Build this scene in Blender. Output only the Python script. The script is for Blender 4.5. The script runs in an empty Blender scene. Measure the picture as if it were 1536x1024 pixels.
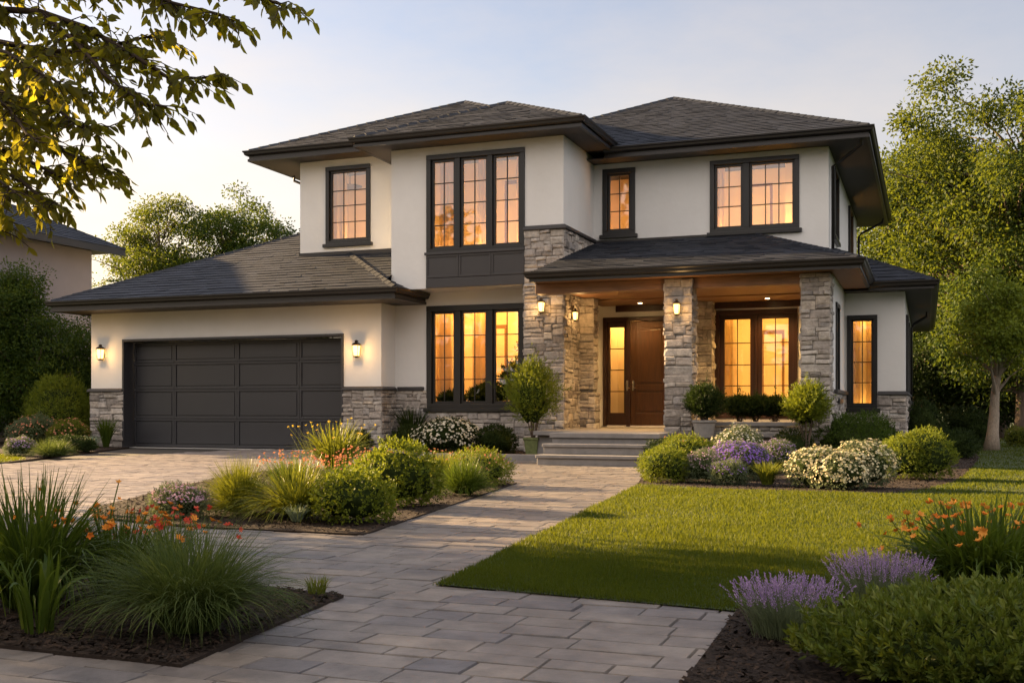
import bpy, bmesh, math, random
import numpy as np
from mathutils import Vector, Matrix
sc = bpy.context.scene
COL = sc.collection
R = math.radians

# ---------------------------------------------------------------- camera
YAW, FPX, HORIZON, EYE = R(20.65), 1650.0, 612.0, 1.0
cd = bpy.data.cameras.new("camera")
cam = bpy.data.objects.new("camera", cd)
COL.objects.link(cam)
cam.location = (0, 0, EYE)
cam.rotation_euler = (R(90), 0, YAW)
cd.sensor_width = 36.0
cd.lens = FPX / 1536 * 36
cd.shift_y = (HORIZON - 512) / 1536
cd.clip_start, cd.clip_end = 0.05, 3000
sc.camera = cam
# ---------------------------------------------------------------- light
FILL_CLOUD = 7.6
SUN_EL, SUN_AZ = 16.0, 9.0           # elevation; degrees behind the line of the facade, sun on the left
sun_dir = Vector((-math.cos(R(SUN_AZ)) * math.cos(R(SUN_EL)), math.sin(R(SUN_AZ)) * math.cos(R(SUN_EL)), math.sin(R(SUN_EL))))
w = bpy.data.worlds.new("World")
sc.world = w
w.use_nodes = True
wn = w.node_tree.nodes
wl = w.node_tree.links
bg = wn["Background"]
sky = wn.new("ShaderNodeTexSky")
sky.sky_type = 'NISHITA'
sky.sun_disc = False
sky.sun_elevation = R(SUN_EL)
sky.sun_rotation = R(270 + SUN_AZ)
sky.air_density, sky.dust_density, sky.ozone_density = 1.0, 1.6, 1.6
# unseen warm cloud added behind the camera to brighten the facade, wisps elsewhere
tcw = wn.new("ShaderNodeTexCoord")
dotn = wn.new("ShaderNodeVectorMath"); dotn.operation = 'DOT_PRODUCT'
dotn.inputs[1].default_value = (.42, -.80, .42)
wl.new(tcw.outputs["Generated"], dotn.inputs[0])
nzw = wn.new("ShaderNodeTexNoise")
nzw.inputs["Scale"].default_value, nzw.inputs["Detail"].default_value, nzw.inputs["Roughness"].default_value = 2.2, 7, .6
mpw = wn.new("ShaderNodeMapping"); mpw.inputs["Scale"].default_value = (1, 1, 2.6)
wl.new(tcw.outputs["Generated"], mpw.inputs[0]); wl.new(mpw.outputs[0], nzw.inputs["Vector"])
addw = wn.new("ShaderNodeMath"); addw.operation = 'ADD'
nzs = wn.new("ShaderNodeMath"); nzs.operation = 'MULTIPLY_ADD'
nzs.inputs[1].default_value, nzs.inputs[2].default_value = 1.1, -.55
wl.new(nzw.outputs["Fac"], nzs.inputs[0])
wl.new(dotn.outputs["Value"], addw.inputs[0]); wl.new(nzs.outputs[0], addw.inputs[1])
mrw = wn.new("ShaderNodeMapRange"); mrw.interpolation_type = 'SMOOTHSTEP'
mrw.inputs["From Min"].default_value, mrw.inputs["From Max"].default_value = -.15, .75
mrw.inputs["To Min"].default_value, mrw.inputs["To Max"].default_value = 0.0, .9
wl.new(addw.outputs[0], mrw.inputs[0])
mxw = wn.new("ShaderNodeMix"); mxw.data_type = 'RGBA'
mxw.inputs[7].default_value = (FILL_CLOUD * 1.0, FILL_CLOUD * .895, FILL_CLOUD * .83, 1)
skm = wn.new("ShaderNodeMix"); skm.data_type, skm.blend_type = 'RGBA', 'MULTIPLY'
skm.inputs[0].default_value, skm.inputs[7].default_value = 1.0, (.72, .72, .77, 1)
wl.new(sky.outputs[0], skm.inputs[6])
wl.new(mrw.outputs[0], mxw.inputs[0]); wl.new(skm.outputs[2], mxw.inputs[6])
# pale haze towards the horizon
sepw = wn.new("ShaderNodeSeparateXYZ"); wl.new(tcw.outputs["Generated"], sepw.inputs[0])
mr2 = wn.new("ShaderNodeMapRange")
mr2.inputs["From Min"].default_value, mr2.inputs["From Max"].default_value = 0.0, .42
mr2.inputs["To Min"].default_value, mr2.inputs["To Max"].default_value = .92, .16
wl.new(sepw.outputs[2], mr2.inputs[0])
mx2 = wn.new("ShaderNodeMix"); mx2.data_type = 'RGBA'
dsun = wn.new("ShaderNodeVectorMath"); dsun.operation = 'DOT_PRODUCT'
dsun.inputs[1].default_value = sun_dir
wl.new(tcw.outputs["Generated"], dsun.inputs[0])
mr3 = wn.new("ShaderNodeMapRange")
mr3.inputs["From Min"].default_value, mr3.inputs["From Max"].default_value = -.1, .95
wl.new(dsun.outputs["Value"], mr3.inputs[0])
hz = wn.new("ShaderNodeMix"); hz.data_type = 'RGBA'
hz.inputs[6].default_value, hz.inputs[7].default_value = (2.75, 2.6, 2.6, 1), (5.5, 4.05, 2.4, 1)
wl.new(mr3.outputs[0], hz.inputs[0]); wl.new(hz.outputs[2], mx2.inputs[7])
wisp = wn.new("ShaderNodeMath"); wisp.operation = 'MULTIPLY_ADD'; wisp.use_clamp = True
wisp.inputs[1].default_value = .85
sub = wn.new("ShaderNodeMath"); sub.operation = 'SUBTRACT'; sub.inputs[1].default_value =   .5 * .85
wl.new(mr2.outputs[0], sub.inputs[0]); wl.new(nzw.outputs["Fac"], wisp.inputs[0]); wl.new(sub.outputs[0], wisp.inputs[2])
wl.new(wisp.outputs[0], mx2.inputs[0]); wl.new(mxw.outputs[2], mx2.inputs[6])
wl.new(mx2.outputs[2], bg.inputs[0])
bg.inputs[1].default_value = 0.05
ld = bpy.data.lights.new("sun", 'SUN')
ld.energy, ld.angle, ld.color = 5.0, R(0.6), (1.0, 0.67, 0.33)
lo = bpy.data.objects.new("sun", ld)
COL.objects.link(lo)
lo.location = (-30, 10, 20)
lo.rotation_euler = sun_dir.to_track_quat('Z', 'Y').to_euler()
vs = sc.view_settings
sc.display_settings.display_device = 'sRGB'
vs.view_transform, vs.look, vs.gamma, vs.exposure = 'Standard', 'None', 1.0, 2.5
cy = sc.cycles
cy.use_denoising = True
cy.max_bounces, cy.diffuse_bounces, cy.glossy_bounces, cy.transmission_bounces, cy.transparent_max_bounces = 7, 4, 3, 4, 10
cy.sample_clamp_indirect = 6.0
cy.caustics_reflective = cy.caustics_refractive = False

CS, SN = math.cos(YAW), math.sin(YAW)
def ray(px, py):
    a, b = (px - 768) / FPX, (HORIZON - py) / FPX
    return Vector((-SN + CS * a, CS + SN * a, b))
def at(px, py, Y):
    d = ray(px, py)
    t = Y / d.y
    return Vector((t * d.x, Y, EYE + t * d.z))
def atd(px, py, t):
    return Vector((0, 0, EYE)) + ray(px, py) * t
rng = np.random.default_rng(7)
rnd = random.Random(5)

# ---------------------------------------------------------------- materials
def newmat(name):
    m = bpy.data.materials.new(name)
    m.use_nodes = True
    nt = m.node_tree
    return m, nt, nt.nodes["Principled BSDF"], nt.nodes["Material Output"]
def ramp(nt, cols, fac, mode='LINEAR'):
    n = nt.nodes.new("ShaderNodeValToRGB")
    cr = n.color_ramp
    cr.interpolation = mode
    while len(cr.elements) < len(cols): cr.elements.new(0.5)
    for i, c in enumerate(cols):
        p, c = c if isinstance(c[1], (tuple, list)) else (i / (len(cols) - 1), c)
        cr.elements[i].position = p
        cr.elements[i].color = (*c, 1)
    nt.links.new(fac, n.inputs[0])
    return n.outputs[0]
def noise(nt, scale, detail=4, rough=0.6, stretch=None, dist=0.0):
    tc = nt.nodes.new("ShaderNodeTexCoord")
    n = nt.nodes.new("ShaderNodeTexNoise")
    n.inputs["Scale"].default_value = scale
    n.inputs["Detail"].default_value = detail
    n.inputs["Roughness"].default_value = rough
    n.inputs["Distortion"].default_value = dist
    if stretch:
        mp = nt.nodes.new("ShaderNodeMapping")
        mp.inputs["Scale"].default_value = stretch
        nt.links.new(tc.outputs["Object"], mp.inputs[0])
        nt.links.new(mp.outputs[0], n.inputs["Vector"])
    else:
        nt.links.new(tc.outputs["Object"], n.inputs["Vector"])
    return n.outputs["Fac"]
def attr(nt, name="rnd"):
    n = nt.nodes.new("ShaderNodeAttribute")
    n.attribute_name = name
    return n.outputs["Fac"]
def mixc(nt, a, b, fac, mode='MIX'):
    n = nt.nodes.new("ShaderNodeMix")
    n.data_type, n.blend_type = 'RGBA', mode
    if isinstance(fac, float): n.inputs[0].default_value = fac
    else: nt.links.new(fac, n.inputs[0])
    for s, v in ((6, a), (7, b)):
        if isinstance(v, tuple): n.inputs[s].default_value = (*v, 1)
        else: nt.links.new(v, n.inputs[s])
    return n.outputs[2]
def bump(nt, bsdf, h, strength=0.3, dist=0.01):
    b = nt.nodes.new("ShaderNodeBump")
    b.inputs["Strength"].default_value = strength
    b.inputs["Distance"].default_value = dist
    nt.links.new(h, b.inputs["Height"])
    nt.links.new(b.outputs[0], bsdf.inputs["Normal"])
def plain(name, col, rough=0.6, var=0.15, scale=6.0, bmp=0.1, metal=0.0, spec=0.5, stretch=None, bscale=60, bd=0.004):
    m, nt, p, _ = newmat(name)
    n = noise(nt, scale, 5, 0.6, stretch)
    lo_, hi = tuple(c * (1 - var) for c in col), tuple(min(1, c * (1 + var)) for c in col)
    nt.links.new(ramp(nt, [(0.3, lo_), (0.7, hi)], n), p.inputs["Base Color"])
    p.inputs["Roughness"].default_value = rough
    p.inputs["Metallic"].default_value = metal
    p.inputs["Specular IOR Level"].default_value = spec
    if bmp: bump(nt, p, noise(nt, bscale, 3, 0.6, stretch), bmp, bd)
    return m
def varied(name, cols, rough=0.75, nscale=14, nmix=0.35, bscale=40, bmp=0.5, bd=0.012, spec=0.3, stretch=None, stain=0.0):
    """colour per piece from the face attribute, mottled by noise"""
    m, nt, p, _ = newmat(name)
    c = ramp(nt, cols, attr(nt))
    g = ramp(nt, [(0.25, (0.45, 0.44, 0.44)), (0.75, (1.35, 1.32, 1.28))], noise(nt, nscale, 6, 0.65, stretch))
    c2 = mixc(nt, c, g, nmix * 2 if nmix < .5 else 1.0, 'MULTIPLY')
    if stain:
        c2 = mixc(nt, c2, ramp(nt, [(0.32, (1 - stain, 1 - stain, 1 - stain * .9)), (0.62, (1.08, 1.07, 1.05))], noise(nt, 0.9, 6, .7, dist=.8)), 1.0, 'MULTIPLY')
        rg = nt.nodes.new("ShaderNodeMapRange")
        rg.inputs["To Min"].default_value, rg.inputs["To Max"].default_value = rough - .16, rough + .12
        nt.links.new(noise(nt, 1.7, 5, .7), rg.inputs[0]); nt.links.new(rg.outputs[0], p.inputs["Roughness"])
    nt.links.new(c2, p.inputs["Base Color"])
    p.inputs["Roughness"].default_value = rough
    p.inputs["Specular IOR Level"].default_value = spec
    bump(nt, p, noise(nt, bscale, 6, 0.7, stretch), bmp, bd)
    return m
def leafmat(name, cols, tcol, trans=0.35, rough=0.55, spec=0.12):
    spec = min(spec, .14)
    m, nt, p, out = newmat(name)
    c = ramp(nt, cols, attr(nt))
    nt.links.new(c, p.inputs["Base Color"])
    p.inputs["Roughness"].default_value = rough
    p.inputs["Specular IOR Level"].default_value = spec
    t = nt.nodes.new("ShaderNodeBsdfTranslucent")
    t.inputs[0].default_value = (*tcol, 1)
    mx = nt.nodes.new("ShaderNodeMixShader")
    mx.inputs[0].default_value = trans
    nt.links.new(p.outputs[0], mx.inputs[1])
    nt.links.new(t.outputs[0], mx.inputs[2])
    nt.links.new(mx.outputs[0], out.inputs[0])
    return m
def emis(name, col, strength):
    m, nt, p, out = newmat(name)
    e = nt.nodes.new("ShaderNodeEmission")
    e.inputs[0].default_value = (*col, 1)
    e.inputs[1].default_value = strength
    nt.links.new(e.outputs[0], out.inputs[0])
    return m

M = {}
def stucco():
    m, nt, p, _ = newmat("stucco")
    n = noise(nt, 0.9, 6, 0.6)
    c = ramp(nt, [(0.3, (0.64, .632, .62)), (0.7, (0.70, .692, .68))], n)
    nt.links.new(mixc(nt, c, ramp(nt, [(0.35, (0.93, 0.92, 0.9)), (0.6, (1, 1, 1))], noise(nt, 1.2, 4, 0.6, (2, 2, .6))), 0.25, 'MULTIPLY'), p.inputs["Base Color"])
    p.inputs["Roughness"].default_value = 0.9
    h = nt.nodes.new('ShaderNodeMath'); h.operation = 'MULTIPLY_ADD'; h.inputs[1].default_value = 2.5
    nt.links.new(noise(nt, 7, 3, .55), h.inputs[0]); nt.links.new(noise(nt, 90, 4, .7), h.inputs[2])
    bump(nt, p, h.outputs[0], 0.4, 0.005)
    return m
M['stucco'] = stucco()
M['stone'] = varied("ledge_stone", [(0.20, .18, .165), (0.40, .365, .335), (0.30, .275, .255), (0.50, .465, .425), (0.31, .295, .29), (0.45, .40, .34)], 0.85, 9, 0.42, 17, 0.9, 0.035)
M['mortar'] = plain("mortar", (0.15, .135, .12), 0.95, 0.2, 20, 0.4)
M['shingle'] = varied("roof_shingle", [(0.0065, .0095, .0160), (0.0135, .0178, .0285), (0.010, .0132, .021), (0.0195, .0245, .038)], 0.66, 22, 0.3, 70, 0.5, 0.006, 0.28)
M['darktrim'] = plain("bronze_paint", (0.008, .0073, .0075), 0.38, 0.12, 3, 0.05)
M['fascia'] = plain("brown_metal", (0.013, .0108, .010), 0.42, 0.15, 2, 0.04)
M['soffit'] = plain("soffit_board", (0.026, .021, .019), 0.6, 0.12, 2, 0.1, stretch=(1, 1, 1))
M['panel'] = plain("grey_panel_paint", (0.030, .028, .030), 0.5, 0.08, 2, 0.05)
M['gdoor'] = plain("garage_door_paint", (0.025, .0255, .030), 0.5, 0.07, 1.5, 0.06)
M['wood'] = plain("porch_timber", (0.19, .095, .045), 0.5, 0.3, 3, 0.15, stretch=(1.2, 14, 14))
M['doorwood'] = plain("mahogany", (0.055, .022, .007), 0.28, 0.35, 4, 0.12, stretch=(9, 9, .8))
M['doorframe'] = plain("dark_mahogany", (0.032, .012, .007), 0.35, 0.3, 4, 0.1, stretch=(9, 9, .8))
M['step'] = plain("step_stone", (0.19, .178, .172), 0.7, 0.18, 5, 0.3, bscale=30, bd=0.008)
M['brass'] = plain("door_metal", (0.7, .62, .5), 0.25, 0.1, 8, 0, metal=1.0)
M['lampmetal'] = plain("lantern_bronze", (0.035, .022, .014), 0.4, 0.2, 20, 0.1, metal=0.6)
M['lampglass'] = emis("lantern_glow", (1.0, .53, .13), 1.2)
M['pot'] = plain("stone_pot", (0.24, .225, .21), 0.85, 0.15, 12, 0.4)
M['potgreen'] = plain("mossy_pot", (0.12, .14, .05), 0.9, 0.3, 14, 0.5)
M['bark'] = plain("bark", (0.12, .085, .06), 0.9, 0.35, 9, 0.9, stretch=(6, 6, 1), bscale=14, bd=0.03)
M['barkdark'] = plain("dark_bark", (0.045, .032, .024), 0.9, 0.35, 9, 0.6, spec=.1)
M['barkpale'] = plain("pale_bark", (0.27, .22, .17), 0.9, 0.3, 9, 0.9, stretch=(6, 6, 1.5), bscale=14, bd=0.02)
M['mulch'] = varied("bark_mulch", [(0.013, .009, .007), (0.030, .019, .013), (0.055, .034, .022), (0.02, .014, .011)], 0.95, 30, 0.3, 60, 0.9, 0.02)
M['slab'] = varied("paving_stone", [(0.115, .113, .126), (0.19, .171, .158), (0.145, .137, .138), (0.225, .198, .176), (0.16, .146, .137), (0.195, .179, .168)], 0.5, 5, 0.45, 20, 0.6, 0.008, 0.4, stain=.28)
M['slabsunlit'] = varied("sunlit_driveway_stone", [(0.17, .155, .16), (0.25, .22, .21), (0.20, .18, .18), (0.29, .255, .235), (0.22, .20, .195)], 0.5, 5, 0.36, 20, 0.45, 0.008, 0.4, stain=.25)  # same paving, lightened so the driveway carries sun highlights in its colour
M['joint'] = plain("joint_sand", (0.045, .04, .036), 0.95, 0.2, 30, 0.4)
M['grassground'] = plain("lawn_soil", (0.028, .044, .008), 0.95, 0.4, 3, 0.8, bscale=40, bd=0.03)
M['blade'] = leafmat("grass_blade", [(0.0157, 0.0343, 0.0041), (0.0332, 0.0572, 0.0057), (0.0569, 0.0776, 0.0082)], (0.1582, 0.1757, 0.0098), 0.40, 0.5)
M['nstucco'] = plain("neighbour_stucco", (0.19, .178, .20), 0.9, 0.06, 1, 0.2)
M['curtain'] = None
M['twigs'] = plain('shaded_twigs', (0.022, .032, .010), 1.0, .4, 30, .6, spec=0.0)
# foliage families
M['box'] = leafmat("boxwood_leaf", [(0.0198, 0.0407, 0.0066), (0.0395, 0.0691, 0.0093), (0.0659, 0.0988, 0.0131)], (0.1054, 0.1581, 0.0131), 0.22)
M['boxgold'] = leafmat("golden_green_leaf", [(0.0528, 0.0815, 0.0096), (0.1057, 0.1393, 0.0134), (0.1633, 0.1824, 0.0192)], (0.2689, 0.3073, 0.0192), 0.24)
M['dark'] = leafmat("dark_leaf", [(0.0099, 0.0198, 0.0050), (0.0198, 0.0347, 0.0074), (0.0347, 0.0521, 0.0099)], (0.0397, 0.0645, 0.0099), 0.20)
M['tree'] = leafmat("tree_leaf", [(0.0127, 0.0304, 0.0056), (0.0272, 0.0518, 0.0084), (0.0527, 0.0768, 0.0122)], (0.1357, 0.1784, 0.0169), 0.32)
M['treegold'] = leafmat("sunlit_tree_leaf", [(0.0118, 0.0280, 0.0049), (0.0275, 0.0483, 0.0074), (0.0558, 0.0740, 0.0107)], (0.1509, 0.1831, 0.0148), 0.36)
M['over'] = leafmat("overhanging_leaf", [(0.0132, 0.0220, 0.0044), (0.0286, 0.0374, 0.0066), (0.0506, 0.0550, 0.0088)], (0.4400, 0.3960, 0.0242), 0.5, 0.45)
M['strap'] = leafmat("strap_leaf", [(0.0209, 0.0400, 0.0076), (0.0417, 0.0691, 0.0101), (0.0766, 0.1090, 0.0158)], (0.1530, 0.2182, 0.0190), 0.26, 0.4)
M['strapgold'] = leafmat("yellow_strap_leaf", [(0.0461, 0.0651, 0.0092), (0.0922, 0.1151, 0.0139), (0.1535, 0.1612, 0.0230)], (0.2608, 0.2762, 0.0230), 0.28, 0.4)
M['fine'] = leafmat("fine_grass_leaf", [(0.0281, 0.0486, 0.0131), (0.0542, 0.0823, 0.0206), (0.1029, 0.1263, 0.0374)], (0.1590, 0.2057, 0.0374), 0.28)
M['glossy'] = leafmat("glossy_leaf", [(0.036, .060, .012), (0.075, .105, .018), (0.14, .155, .03)], (0.2, .24, .02), 0.24, .38)
M['silver'] = leafmat("silver_leaf", [(0.14, .19, .13), (0.22, .28, .19), (0.3, .36, .26)], (0.25, .3, .18), 0.25)
M['lavleaf'] = leafmat("lavender_leaf", [(0.065, .085, .045), (0.10, .125, .065), (0.15, .18, .10)], (0.18, .22, .1), 0.25)
def petal(n, cols, t): M[n] = leafmat(n + "_petal", cols, t, 0.3, 0.6, 0.2)
petal('white', [(0.55, .52, .42), (0.72, .70, .58), (0.62, .55, .38)], (0.6, .55, .4))
petal('cream', [(0.60, .52, .33), (0.72, .66, .45), (0.5, .48, .3)], (0.6, .5, .3))
petal('purple', [(0.17, .09, .40), (0.25, .14, .52), (0.36, .22, .60)], (0.35, .2, .5))
petal('lilac', [(0.24, .15, .36), (0.33, .22, .44), (0.43, .31, .49)], (0.45, .32, .5))
petal('pinklilac', [(0.42, .24, .34), (0.52, .34, .44), (0.6, .42, .5)], (0.5, .3, .4))
petal('coral', [(0.50, .16, .09), (0.6, .26, .16), (0.55, .3, .2)], (0.6, .25, .12))
petal('orange', [(0.60, .15, .02), (0.72, .25, .03), (0.68, .32, .06)], (0.8, .3, .04))
petal('red', [(0.42, .03, .025), (0.55, .07, .04), (0.6, .12, .08)], (0.6, .1, .05))
petal('yellow', [(0.6, .38, .04), (0.72, .5, .08), (0.65, .42, .05)], (0.7, .5, .06))

# ---------------------------------------------------------------- object helpers
def tag(o, label=None, cat=None, group=None, kind=None):
    if label: o["label"] = label
    if cat: o["category"] = cat
    if group: o["group"] = group
    if kind: o["kind"] = kind
    return o
def thing(name, label, cat, loc=(0, 0, 0), group=None):
    o = bpy.data.objects.new(name, None)
    COL.objects.link(o)
    o.location = loc
    o.empty_display_size = 0.1
    return tag(o, label, cat, group)
def link(name, me, parent=None):
    o = bpy.data.objects.new(name, me)
    COL.objects.link(o)
    if parent:
        o.parent = parent
        if parent.type == 'EMPTY':
            o.matrix_parent_inverse = Matrix.Translation(-Vector(parent.location))
    return o
def bevel(o, wd=0.006, seg=2):
    b = o.modifiers.new("bevel", 'BEVEL')
    b.width, b.segments, b.limit_method, b.angle_limit = wd, seg, 'ANGLE', R(40)
    return o
def arrmesh(name, V, F, mats, r=None, mi=None, smooth=False):
    """V (n,3), F (m,3|4) numpy -> mesh"""
    me = bpy.data.meshes.new(name)
    V = np.asarray(V, np.float32)
    F = np.asarray(F, np.int32)
    k = F.shape[1]
    me.vertices.add(len(V))
    me.vertices.foreach_set("co", V.ravel())
    me.loops.add(F.size)
    me.loops.foreach_set("vertex_index", F.ravel())
    me.polygons.add(len(F))
    me.polygons.foreach_set("loop_start", np.arange(0, F.size, k, dtype=np.int32))
    me.polygons.foreach_set("loop_total", np.full(len(F), k, np.int32))
    if mi is not None: me.polygons.foreach_set("material_index", np.asarray(mi, np.int32))
    if smooth: me.polygons.foreach_set("use_smooth", np.ones(len(F), bool))
    if r is not None:
        a = me.attributes.new("rnd", 'FLOAT', 'FACE')
        a.data.foreach_set("value", np.asarray(r, np.float32))
    for m in mats: me.materials.append(m)
    me.update(calc_edges=True)
    return me

class MB:
    def __init__(s): s.v, s.f, s.m, s.r, s.cur, s.mi = [], [], [], [], 0.5, 0
    def face(s, pts, mi=None, r=None):
        i = len(s.v)
        s.v += [tuple(p) for p in pts]
        s.f.append(tuple(range(i, i + len(pts))))
        s.m.append(s.mi if mi is None else mi)
        s.r.append(s.cur if r is None else r)
    def idx(s, vs_, fs, r=None, mi=None):
        i = len(s.v)
        s.v += [tuple(p) for p in vs_]
        for f in fs:
            s.f.append(tuple(i + k for k in f))
            s.m.append(s.mi if mi is None else mi)
            s.r.append(s.cur if r is None else r)
    def box(s, x0, x1, y0, y1, z0, z1, mi=None, r=None):
        p = [(x0, y0, z0), (x1, y0, z0), (x1, y1, z0), (x0, y1, z0), (x0, y0, z1), (x1, y0, z1), (x1, y1, z1), (x0, y1, z1)]
        s.idx(p, [(0, 3, 2, 1), (4, 5, 6, 7), (0, 1, 5, 4), (1, 2, 6, 5), (2, 3, 7, 6), (3, 0, 4, 7)], r, mi)
    def obox(s, O, U, V, N, u0, u1, v0, v1, n0, n1, mi=None, r=None):
        O, U, V, N = map(Vector, (O, U, V, N))
        p = [O + U * a + V * b + N * c for c in (n0, n1) for (a, b) in ((u0, v0), (u1, v0), (u1, v1), (u0, v1))]
        s.idx(p, [(0, 3, 2, 1), (4, 5, 6, 7), (0, 1, 5, 4), (1, 2, 6, 5), (2, 3, 7, 6), (3, 0, 4, 7)], r, mi)
    def tube(s, pts, rad, n=8, cap=True, r=None):
        pts = [Vector(p) for p in pts]
        if not hasattr(rad, '__len__'): rad = [rad] * len(pts)
        vs_, fs = [], []
        up = Vector((0.31, 0.2, 0.93))
        for i, p in enumerate(pts):
            d = (pts[min(i + 1, len(pts) - 1)] - pts[max(i - 1, 0)])
            d = d.normalized() if d.length > 1e-9 else Vector((0, 0, 1))
            a = d.cross(up)
            if a.length < 0.05: a = d.cross(Vector((1, 0, 0)))
            a.normalize()
            b = d.cross(a)
            for k in range(n):
                t = 2 * math.pi * k / n
                vs_.append(p + (a * math.cos(t) + b * math.sin(t)) * rad[i])
        for i in range(len(pts) - 1):
            for k in range(n):
                k2 = (k + 1) % n
                fs.append((i * n + k, i * n + k2, (i + 1) * n + k2, (i + 1) * n + k))
        if cap:
            fs.append(tuple(range(n))[::-1])
            fs.append(tuple((len(pts) - 1) * n + k for k in range(n)))
        s.idx(vs_, fs, r)
    def lathe(s, c, prof, n=24, r=None):
        c = Vector(c)
        vs_ = [c + Vector((q[0] * math.cos(2 * math.pi * k / n), q[0] * math.sin(2 * math.pi * k / n), q[1])) for q in prof for k in range(n)]
        fs = [(i * n + k, i * n + (k + 1) % n, (i + 1) * n + (k + 1) % n, (i + 1) * n + k) for i in range(len(prof) - 1) for k in range(n)]
        fs.append(tuple(range(n))[::-1])
        fs.append(tuple((len(prof) - 1) * n + k for k in range(n)))
        s.idx(vs_, fs, r)
    def sweep(s, line, prof, r=None):
        """profile (out, up) along a horizontal polyline, mitred; 'out' is to the right of travel"""
        L = [Vector(p) for p in line]
        n = len(prof)
        vs_, fs = [], []
        for i, p in enumerate(L):
            ds = []
            if i > 0: ds.append((L[i] - L[i - 1]).normalized())
            if i < len(L) - 1: ds.append((L[i + 1] - L[i]).normalized())
            ns = [Vector((d.y, -d.x, 0)).normalized() for d in ds]
            m = sum(ns, Vector((0, 0, 0)))
            m = m / m.length_squared * len(ns) if len(ns) == 1 else m * (2 / m.length_squared)
            for o, u in prof: vs_.append(p + m * o + Vector((0, 0, u)))
        for i in range(len(L) - 1):
            for k in range(n):
                k2 = (k + 1) % n
                fs.append((i * n + k, (i + 1) * n + k, (i + 1) * n + k2, i * n + k2))
        fs.append(tuple(range(n)))
        fs.append(tuple((len(L) - 1) * n + k for k in range(n))[::-1])
        s.idx(vs_, fs, r)
    def mesh(s, name, mats, smooth=False):
        me = bpy.data.meshes.new(name)
        me.from_pydata(s.v, [], s.f)
        me.polygons.foreach_set("material_index", np.array(s.m, np.int32))
        a = me.attributes.new("rnd", 'FLOAT', 'FACE')
        a.data.foreach_set("value", np.array(s.r, np.float32))
        if smooth: me.polygons.foreach_set("use_smooth", np.ones(len(s.f), bool))
        for m in mats: me.materials.append(m)
        me.update()
        return me
    def build(s, name, mats, parent=None, smooth=False):
        return link(name, s.mesh(name, mats if isinstance(mats, list) else [mats], smooth), parent)

X, Y, Z = Vector((1, 0, 0)), Vector((0, 1, 0)), Vector((0, 0, 1))

def stones(mb, O, U, N, W, H, seed=0, holes=(), cell=0.082, wmul=1.0, ext=0.0):
    """dry-laid ledge stone over a rectangle: O lower left corner seen from outside"""
    O, U, N = Vector(O), Vector(U), Vector(N)
    q = random.Random(seed * 13 + 5)
    cw = 0.05
    nr, nc = max(1, round(H / cell)), max(1, round(W / cw))
    ch, cw = H / nr, W / nc
    free = [[True] * nc for _ in range(nr)]
    for (a0, a1, b0, b1) in holes:
        for j in range(nr):
            for i in range(nc):
                u, v = (i + .5) * cw, (j + .5) * ch
                if a0 < u < a1 and b0 < v < b1: free[j][i] = False
    mb.face([O, O + U * W, O + U * W + Z * H, O + Z * H], mi=1) if not holes else None
    for j in range(nr):
        for i in range(nc):
            if not free[j][i]: continue
            h = q.choice((1, 1, 1, 2, 2)) if nr > 2 else 1
            wc = max(2, int(q.choice((3, 4, 5, 6, 8) if h == 1 else (5, 6, 7, 9)) * wmul))
            h = min(h, nr - j)
            k = 0
            while k < wc and i + k < nc and free[j][i + k]: k += 1
            if i + k < nc and i + k + 1 >= nc and free[j][i + k]: k += 1
            while h > 1 and not all(free[j + b][i + a] for b in range(h) for a in range(k)): h -= 1
            for b in range(h):
                for a in range(k): free[j + b][i + a] = False
            g = 0.0045
            u0, u1, v0, v1 = i * cw + g, (i + k) * cw - g, j * ch + g, (j + h) * ch - g
            if ext and i == 0: u0 -= ext
            if ext and i + k >= nc: u1 += ext
            d = q.uniform(0.012, 0.05)
            tilt, roll = q.uniform(-.012, .012), q.uniform(-.012, .012)
            sk = [q.uniform(-.016, .016) for _ in range(4)]
            col = q.random()
            us, vs2 = (0, .12, .5, .88, 1), (0, .18, .82, 1)
            P = []
            for b, vv in enumerate(vs2):
                for a, uu in enumerate(us):
                    edge = a in (0, 4) or b in (0, 3)
                    u = u0 + (u1 - u0) * uu
                    v = v0 + (v1 - v0) * vv + (sk[0] * (1 - uu) + sk[1] * uu) * (1 if b in (1, 2) else .8)
                    dd = d + tilt * (uu - .5) * 2 + roll * (vv - .5) * 2 + q.uniform(-.005, .005)
                    if edge: dd = dd * 0.55
                    P.append(O + U * u + Z * v + N * max(0.004, dd))
            n0 = len(P)
            ring = [0, 1, 2, 3, 4, 9, 14, 19, 18, 17, 16, 15, 10, 5]
            for t in ring: P.append(P[t] - N * ((P[t] - O).dot(N)))
            fs = [(b * 5 + a, b * 5 + a + 1, b * 5 + a + 6, b * 5 + a + 5) for b in range(3) for a in range(4)]
            for t in range(len(ring)):
                t2 = (t + 1) % len(ring)
                fs.append((ring[t], n0 + t, n0 + t2, ring[t2]))
            mb.idx(P, fs, col, 0)

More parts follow.
